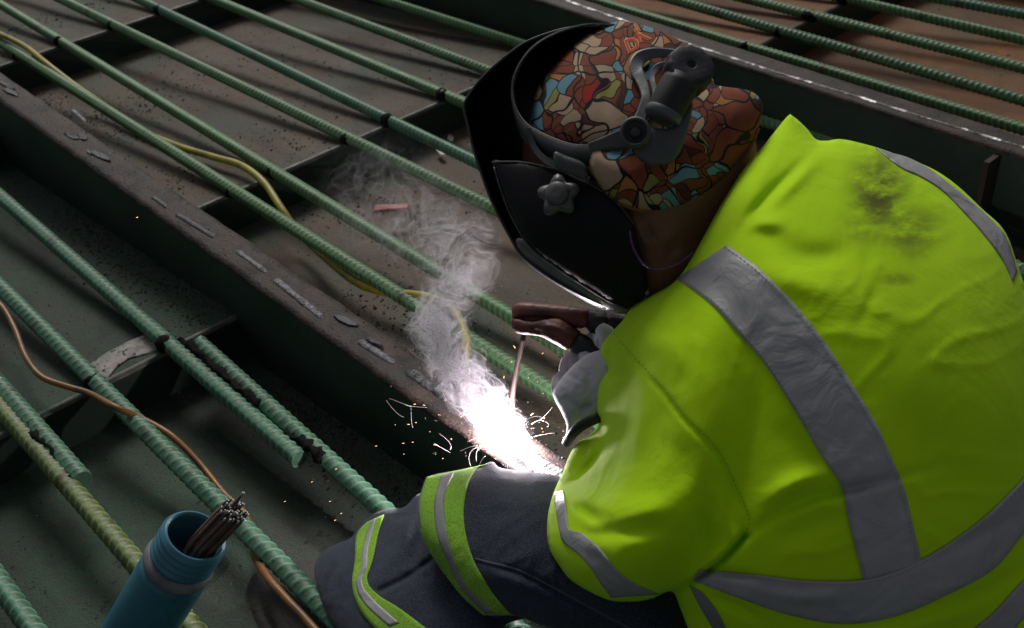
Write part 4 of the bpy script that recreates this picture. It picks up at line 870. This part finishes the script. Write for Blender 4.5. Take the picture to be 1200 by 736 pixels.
# headband: a thin plate standing on edge from the shell top round the cap
hb = [(720, 30), (690, 29), (660, 36), (632, 50), (614, 68), (603, 90), (601, 110), (606, 130), (618, 146), (632, 155), (650, 163), (672, 170), (700, 170), (725, 163), (745, 152)]
hbd = [1.20, 1.20, 1.20, 1.195, 1.19, 1.185, 1.18, 1.172, 1.16, 1.15, 1.135, 1.115, 1.10, 1.09, 1.085]
ps = catmull([(a, b, d) for (a, b), d in zip(hb, hbd)], 8)
V, Fc = [], []
grey_d = mat('headgear_dark_plastic', (0.03, 0.031, 0.033), (0.045, 0.046, 0.05), 40, 5, 0.5, .2)
n = len(ps); inw = []
for i in range(n):
    t = i / (n - 1); w_ = 0.030 if t < .62 else 0.030 * (1 - .25 * (t - .62) / .38)
    c0 = P(ps[i, 0], ps[i, 1], ps[i, 2]); dn = ray(ps[i, 0], ps[i, 1]); c1 = c0 + dn * w_ * 1.2 + (RM @ np.array([0, -0.004, 0]) * (1 if t > .3 else 0))
    if t > .55: c1 = c0 + dn * 0.006 + RM @ np.array([0.001, -0.020, 0])
    elif t > .45:
        q = (t - .45) / .1; c1 = c1 * (1 - q) + (c0 + dn * 0.006 + RM @ np.array([0.001, -0.020, 0])) * q
    V += [c0, c1]
for i in range(n - 1): Fc.append((2 * i, 2 * i + 2, 2 * i + 3, 2 * i + 1))
hbo = link('headband', from_np('headband', V, Fc), grey_d, H0); q = hbo.modifiers.new('solid', 'SOLIDIFY'); q.thickness = .002
tube('headband_edge', [P(*p) for p in ps[::4]], 0.0013, rimm, H0, 6, 4)
for k in range(26):                       # punched studs along the far inside of the band
    i = int(4 + k * 2.1); c0, c1 = np.array(V[2 * i]), np.array(V[2 * i + 1])
    for f_ in (.2, .38) if k % 2 else (.29,):
        s_ = bmesh.new(); bmesh.ops.create_icosphere(s_, subdivisions=1, radius=.0016)
        for v in s_.verts: v.co += Vector(c0 * (1 - f_) + c1 * f_ + RM @ np.array([.001, -.001, .001]))
        bm_obj('band_stud', s_, rimm, hbo, True)
# headgear bracket, pivot and ratchet knob over the cap
gp = mat('headgear_grey_plastic', (0.085, 0.09, 0.10), (0.11, 0.115, 0.125), 40, 5, 0.45, .15)
gp2 = mat('headgear_green_grey_plastic', (0.05, 0.056, 0.055), (0.07, 0.075, 0.072), 40, 5, 0.5, .15)
def bracket(name, pts, w, dep, m, th=0.006):
    c = catmull(pts, 6); n = len(c); T = np.gradient(c[:, :2], axis=0); T /= np.linalg.norm(T, axis=1)[:, None]; N = np.stack([-T[:, 1], T[:, 0]], 1)
    ww = np.full(n, w) if np.isscalar(w) else np.interp(np.linspace(0, 1, n), np.linspace(0, 1, len(w)), w)
    V, Fc = [], []
    for i in range(n):
        for s_, z_ in ((-1, 0.0015), (-.8, 0), (.8, 0), (1, 0.0015)):
            V.append(P(c[i, 0] + N[i, 0] * s_ * ww[i] / 2, c[i, 1] + N[i, 1] * s_ * ww[i] / 2, c[i, 2] + z_))
        for s_ in (1, -1): V.append(P(c[i, 0] + N[i, 0] * s_ * ww[i] / 2, c[i, 1] + N[i, 1] * s_ * ww[i] / 2, c[i, 2] + th))
    for i in range(n - 1):
        for k in range(6): Fc.append((i * 6 + k, i * 6 + (k + 1) % 6, i * 6 + 6 + (k + 1) % 6, i * 6 + 6 + k))
    Fc.append(tuple(range(6))[::-1]); Fc.append(tuple((n - 1) * 6 + k for k in range(6)))
    me = from_np(name, V, Fc, False); bm = bmesh.new(); bm.from_mesh(me); bmesh.ops.recalc_face_normals(bm, faces=bm.faces); bm.to_mesh(me); bm.free()
    return link(name, me, m, H0)
CD = lambda x, y, o: float(crown.depth(x, y)) - o
bracket('top_bracket', [(800, 64, CD(790, 70, .02)), (783, 62, CD(783, 68, .016)), (765, 62, CD(765, 66, .014)), (750, 68, CD(750, 70, .012)), (745, 80, CD(745, 82, .012)), (752, 95, CD(752, 96, .012)), (757, 112, CD(756, 112, .013)), (753, 130, CD(753, 130, .014)), (748, 145, CD(748, 145, .016))], [9, 11, 13, 17, 16, 13, 11, 12, 16], 0, gp)
bracket('inner_bracket', [(795, 74, CD(790, 78, .02)), (779, 75, CD(779, 78, .018)), (768, 80, CD(768, 82, .017)), (764, 92, CD(764, 94, .017)), (768, 108, CD(768, 108, .018)), (764, 125, CD(764, 125, .018))], [5, 6, 7, 7, 7, 9], 0, gp)
bracket('side_arm', [(690, 172, CD(690, 172, .016)), (705, 168, CD(705, 170, .018)), (725, 163, CD(725, 165, .020)), (742, 158, CD(742, 160, .022))], [9, 13, 22, 26], 0, gp2)
Relief([(742, 160), (760, 150), (785, 150), (803, 132), (812, 120), (808, 145), (800, 170), (790, 188), (775, 194), (757, 192), (745, 182)], [(745, 170, CD(750, 170, .03)), (800, 150, CD(795, 150, .035)), (780, 190, CD(770, 185, .03))], .007, .007, g=1.5, power=.35).build('rear_plate', gp2, H0, step=2.5)
pc = P(745, 156, CD(745, 158, .036)); pd = Vector(-(ray(745, 156)) + RM @ np.array([-.1, .2, 0])).normalized()
bm = bmesh.new(); lathe(bm, [(.0145, -.004), (.0150, 0), (.0148, .006), (.0130, .008), (.0115, .0075), (.0105, .003), (.0100, .001), (.001, .001)], pc, pd, 36); bm_obj('pivot_ring', bm, gp2, H0, True)
bm = bmesh.new(); lathe(bm, [(.0055, 0), (.0055, .005), (.003, .0065)], pc, pd, 20); bm_obj('pivot_pin', bm, grey_d, H0, True)
# ratchet stem and knob
stem0, stem1 = P(778, 134, CD(775, 135, .03)), P(800, 92, CD(797, 100, .055))
sd_ = stem1 - stem0; L_ = np.linalg.norm(sd_)
bm = bmesh.new(); lathe(bm, [(.0165, -.006), (.0190, -.004), (.0190, .002), (.0178, .004)], stem0, sd_, 32); bm_obj('stem_collar', bm, gp, H0, True)
bm = bmesh.new(); lathe(bm, [(.0182, -.001), (.0188, .002), (.0186, L_ * .8), (.0175, L_)], stem0, sd_, 32); bm_obj('ratchet_stem', bm, blk, H0, True)
bm = bmesh.new(); c_ = Vector(P(806, 84, CD(800, 92, .06))); ad = Vector(RM @ np.array([0.15, 0.35, 0.92])).normalized(); u_ = ad.orthogonal().normalized(); w_ = ad.cross(u_); rings = []
for (sc_, h_) in ((.85, -.012), (1, -.010), (1.02, .006), (.97, .0105), (.93, .012), (.88, .0128), (.6, .0128), (.22, .0128), (.19, .0126), (.16, .010), (.02, .010)):
    rings.append([bm.verts.new(c_ + ad * h_ + (u_ * math.cos(a) + w_ * math.sin(a)) * 0.0232 * sc_ * (1 + (0.022 * math.cos(12 * a) if sc_ > .8 else 0))) for a in [2 * math.pi * k / 60 for k in range(60)]])
for a, b in zip(rings, rings[1:]):
    for k in range(60): bm.faces.new((a[k], a[(k + 1) % 60], b[(k + 1) % 60], b[k]))
bm.faces.new(rings[-1]); bm.faces.new(rings[0][::-1]); bm_obj('ratchet_knob', bm, mat('knob_navy', (0.008, 0.009, 0.014), (0.016, 0.018, 0.026), 60, 4, .6, .3), H0, True)
# lower buckle of the headgear between shell and cap
Relief([(650, 178), (662, 182), (682, 190), (688, 200), (686, 210), (668, 205), (650, 196)], [(668, 192, 1.10)], .006, .006, g=1.2, power=.4).build('buckle', gp2, H0, step=2)
bracket('lower_band', [(620, 150, 1.155), (626, 172, 1.15), (640, 188, 1.14), (660, 198, 1.125), (690, 212, 1.10)], [7, 8, 9, 9, 9], 0, grey_d)
# ear plug and its cord
ep = bmesh.new(); bmesh.ops.create_uvsphere(ep, u_segments=12, v_segments=8, radius=.0036)
pe = P(738, 268, float(body.depth(742, 270)) - .006)
for v in ep.verts: v.co += Vector(pe)
epo = bm_obj('ear_plug', ep, mat('plug_green', (0.1, 0.5, 0.03), None, 10, rough=.6), None, True); tag(epo, 'bright green ear plug in the welder ear behind the helmet', 'ear plug')
tube('plug_cord', [P(738, 270, 1.09), P(742, 290, 1.085), P(755, 310, 1.08), (P(772, 316, 1.075)), P(795, 309, 1.07), P(812, 296, 1.07)], .0011, mat('cord_purple', (0.12, 0.03, 0.14), None, 10, rough=.4), epo, 6, 5)

# ================================================================== the arc, smoke, sparks
ARC = on_z(598, 520, 0.012)
ab = bmesh.new(); bmesh.ops.create_icosphere(ab, subdivisions=3, radius=1)
for v in ab.verts:
    k = 1 + .25 * noise.noise(v.co * 2); v.co = Vector(ARC) + Vector((v.co.x * .010 * k, v.co.y * .022 * k, v.co.z * .009 * k))
arc = bm_obj('welding_arc', ab, emis('arc_light', (1.0, 0.94, 0.98), 60), None, True); tag(arc, 'blinding white welding arc at the electrode tip on the girder strip', 'arc')
al = bpy.data.lights.new('arc_lamp', 'POINT'); al.energy = 5.0; al.color = (1.0, 0.86, 0.92); al.shadow_soft_size = .006
alo = bpy.data.objects.new('arc_lamp', al); COL.objects.link(alo); alo.location = Vector(ARC) + Vector((0, 0, .022))

def smoke(name, pts, dens, fil, lab, lumpy=.2, scale=25):
    """pts: (px, py, depth, radius m, weight). One closed lumpy hull; density falls off from the path."""
    C = [P(a, b, d) for a, b, d, r, w in pts]
    R_ = [p[3] for p in pts]
    c = catmull([tuple(q) + (r * 1.5,) for q, r in zip(C, R_)], 5)
    ex = c[-1].copy(); dr = c[-1, :3] - c[-6, :3]; dr /= np.linalg.norm(dr); ex[:3] += dr * R_[-1] * 1.25; c = np.vstack([c, ex])      # the hull runs on past where the smoke has faded out
    V, Fc = tube_geo(c, 20); o = link(name, from_np(name, V, Fc)); tag(o, lab, 'smoke', kind='stuff')
    m = bpy.data.materials.new(name); m.use_nodes = True; nt = m.node_tree; nt.nodes.remove(nt.nodes['Principled BSDF']); L = nt.links
    pv = _n(nt, 'ShaderNodeVolumePrincipled'); L.new(pv.outputs[0], nt.nodes['Material Output'].inputs['Volume'])
    pv.inputs['Color'].default_value = (0.965, 0.94, 0.995, 1); pv.inputs['Anisotropy'].default_value = 0.1
    co = _n(nt, 'ShaderNodeTexCoord'); tot = None
    cc = resample(np.c_[np.array(C), np.array(R_)[:, None], np.array([p[4] for p in pts])[:, None]], 2 * len(pts) - 1)
    nw = _n(nt, 'ShaderNodeTexNoise'); nw.inputs['Scale'].default_value = scale * .45; nw.inputs['Detail'].default_value = 2; L.new(co.outputs['Object'], nw.inputs['Vector'])
    sb = _n(nt, 'ShaderNodeVectorMath', operation='SUBTRACT'); sb.inputs[1].default_value = (.5, .5, .5); L.new(nw.outputs['Color'], sb.inputs[0])
    sc = _n(nt, 'ShaderNodeVectorMath', operation='SCALE'); sc.inputs['Scale'].default_value = 1.5 / scale; L.new(sb.outputs[0], sc.inputs[0])
    wp = _n(nt, 'ShaderNodeVectorMath', operation='ADD'); L.new(co.outputs['Object'], wp.inputs[0]); L.new(sc.outputs[0], wp.inputs[1])
    for q in cc:
        dv = _n(nt, 'ShaderNodeVectorMath', operation='DISTANCE'); dv.inputs[1].default_value = tuple(q[:3]); L.new(wp.outputs[0], dv.inputs[0])
        mr = _n(nt, 'ShaderNodeMapRange'); mr.interpolation_type = 'SMOOTHSTEP'; mr.inputs['From Min'].default_value = q[3]; mr.inputs['From Max'].default_value = q[3] * .15
        mr.inputs['To Min'].default_value = 0; mr.inputs['To Max'].default_value = q[4]; L.new(dv.outputs['Value'], mr.inputs['Value'])
        if tot is None: tot = mr.outputs[0]
        else:
            a = _n(nt, 'ShaderNodeMath', operation='MAXIMUM'); L.new(tot, a.inputs[0]); L.new(mr.outputs[0], a.inputs[1]); tot = a.outputs[0]
    n2 = _n(nt, 'ShaderNodeTexNoise'); n2.inputs['Scale'].default_value = scale; n2.inputs['Detail'].default_value = 1.6; n2.inputs['Distortion'].default_value = 1.6; L.new(wp.outputs[0], n2.inputs['Vector'])
    s2 = _n(nt, 'ShaderNodeMath', operation='SUBTRACT'); s2.inputs[1].default_value = .5; L.new(n2.outputs[0], s2.inputs[0])
    ab_ = _n(nt, 'ShaderNodeMath', operation='ABSOLUTE'); L.new(s2.outputs[0], ab_.inputs[0])
    m2 = _n(nt, 'ShaderNodeMapRange'); m2.interpolation_type = 'SMOOTHSTEP'; m2.inputs['From Min'].default_value = .036; m2.inputs['From Max'].default_value = .0; m2.inputs['To Min'].default_value = 1 - fil; m2.inputs['To Max'].default_value = 1 + 8 * fil; L.new(ab_.outputs[0], m2.inputs['Value'])
    mu = _n(nt, 'ShaderNodeMath', operation='MULTIPLY'); L.new(tot, mu.inputs[0]); L.new(m2.outputs[0], mu.inputs[1])
    m3 = _n(nt, 'ShaderNodeMath', operation='MULTIPLY'); m3.inputs[1].default_value = dens; L.new(mu.outputs[0], m3.inputs[0]); L.new(m3.outputs[0], pv.inputs['Density'])
    m.cycles.volume_step_rate = 0.07
    o.data.materials.append(m); return o
SP = [(604, 526, 1.435, .024, .25), (588, 500, 1.42, .034, .35), (566, 470, 1.40, .042, .5), (544, 440, 1.385, .044, .75), (522, 408, 1.36, .048, .9), (514, 382, 1.35, .046, .75), (528, 345, 1.33, .044, .5), (545, 312, 1.315, .052, .32), (526, 288, 1.30, .065, .16), (488, 258, 1.28, .085, .06), (450, 232, 1.27, .09, .025)]
smoke('welding_smoke', SP, 36, .93, 'white swirling welding smoke rising from the arc over the girder')
# fine curling strands carried in the plume
cl = catmull([tuple(P(a, b, d)) + (r_,) for a, b, d, r_, w in SP], 8); NC = len(cl)
V, Fc = [], []
rs = np.random.default_rng(21)
for k in range(120):
    i0 = int(rs.integers(0, NC - 30) * (rs.random() ** .5)); Ln = int(rs.integers(10, 26)); ph = rs.random() * 6.28; ph2 = rs.random() * 6.28
    wv = rs.uniform(.5, 1.6) * rs.choice([-1, 1]); rad0 = rs.uniform(.1, .75); loop = rs.uniform(.004, .019); q = []
    for t in np.linspace(0, 1, 46):
        f = i0 + t * min(Ln, NC - 1 - i0); a_ = int(min(f, NC - 2)); c = cl[a_] * (1 - (f - a_)) + cl[a_ + 1] * (f - a_)
        A = ph + wv * t * 3; B = ph2 + t * rs.uniform(10.9, 11.1) * wv
        rr_ = c[3] * rad0
        off = d2 * math.cos(A) * rr_ + d1 * math.sin(A) * rr_ + (d2 * math.cos(B) + up * math.sin(B)) * loop * (.4 + t)
        off = off + 0.009 * np.array(noise.noise_vector(Vector(c[:3] * 22 + off * 20)))
        q.append(c[:3] + off)
    v, f = tube_geo(np.c_[np.array(q), np.full(len(q), rs.uniform(.0002, .0006))], 4, len(V)); V += v; Fc += f
wm = bpy.data.materials.new('smoke_strand'); wm.use_nodes = True; nt = wm.node_tree; nt.nodes.remove(nt.nodes['Principled BSDF'])
tr = _n(nt, 'ShaderNodeBsdfTransparent'); df = _n(nt, 'ShaderNodeBsdfDiffuse'); df.inputs[0].default_value = (.9, .88, .93, 1); tl = _n(nt, 'ShaderNodeBsdfTranslucent'); tl.inputs[0].default_value = (.9, .88, .93, 1)
m1 = _n(nt, 'ShaderNodeMixShader'); m2_ = _n(nt, 'ShaderNodeMixShader'); m1.inputs[0].default_value = .5; m2_.inputs[0].default_value = .13
nt.links.new(df.outputs[0], m1.inputs[1]); nt.links.new(tl.outputs[0], m1.inputs[2]); nt.links.new(tr.outputs[0], m2_.inputs[1]); nt.links.new(m1.outputs[0], m2_.inputs[2]); nt.links.new(m2_.outputs[0], nt.nodes['Material Output'].inputs[0])
tag(link('smoke_strands', from_np('smoke_strands', V, Fc), wm), 'fine curling strands of pale smoke within the plume', 'smoke', kind='stuff')

def spark_geo(paths, r):
    V, Fc = [], []
    for p in paths:
        C = catmull(p, 4); rr = np.linspace(1, .4, len(C)) * r; v, f = tube_geo(np.c_[C, rr], 4, len(V)); V += v; Fc += f
    return V, Fc
hot, pale = [], []
for _ in range(130):
    a = random.uniform(0, 6.28); e = random.uniform(-.2, .9); d = np.array([math.cos(a) * math.cos(e), math.sin(a) * math.cos(e), math.sin(e) * .7]); s0 = random.uniform(.02, .16) ** 1; L_ = random.choice([.0012, .0015, .002, .003, .005])
    q0 = ARC + d * s0; q = [q0]
    for k in range(3):
        d = d + rng.normal(0, .25, 3) + np.array([0, 0, -.12]); q.append(q[-1] + d / np.linalg.norm(d) * L_ / 3)
    if min(t[2] for t in q) < -.02 and q[0][0] > .65: continue
    (hot if random.random() < .6 else pale).append(q)
for _ in range(24):      # long thin arcs flying out of the arc, falling as they go
    a = random.uniform(0, 6.28); d = np.array([math.cos(a), math.sin(a), random.uniform(-.1, 1.0)]); d /= np.linalg.norm(d); s0 = random.uniform(.01, .06); q = [ARC + d * s0]; stp = random.uniform(.0025, .0075); tw_ = rng.normal(0, .16, 3)
    for k in range(7):
        d = d + tw_ + np.array([0, 0, -.13]); d /= np.linalg.norm(d); q.append(q[-1] + d * stp)
    pale.append(q)
for _ in range(9):       # slow curls left of the arc
    p0 = P(random.uniform(462, 540), random.uniform(470, 545), random.uniform(1.38, 1.44)); d = rng.normal(0, 1, 3); tw_ = rng.normal(0, .45, 3); q = [p0]
    for k in range(8):
        d = d + tw_; d /= np.linalg.norm(d); q.append(q[-1] + d * .004)
    pale.append(q)
for px, py in ((393, 550), (386, 588), (399, 602), (392, 610), (333, 588), (365, 565), (440, 523), (160, 255)):
    p0 = P(px, py, 1.45); hot.append([p0, p0 + RM @ np.array([.002, .0008, 0])])
for _ in range(45):
    p0 = P(random.gauss(560, 55), random.gauss(400, 60), 1.42); pale.append([p0, p0 + RM @ np.array([random.uniform(-.002, .002), random.uniform(-.002, .002), 0])])
V, Fc = spark_geo(hot, .00034); tag(link('welding_sparks', from_np('welding_sparks', V, Fc), emis('spark_orange', (1.0, .55, .25), 4)), 'orange sparks and spatter flying from the arc', 'sparks', kind='stuff')
V, Fc = spark_geo(pale, .00014); tag(link('spark_trails', from_np('spark_trails', V, Fc), emis('spark_pale', (1.0, .85, .8), .9)), 'thin pale curling spark trails around the arc', 'sparks', kind='stuff')
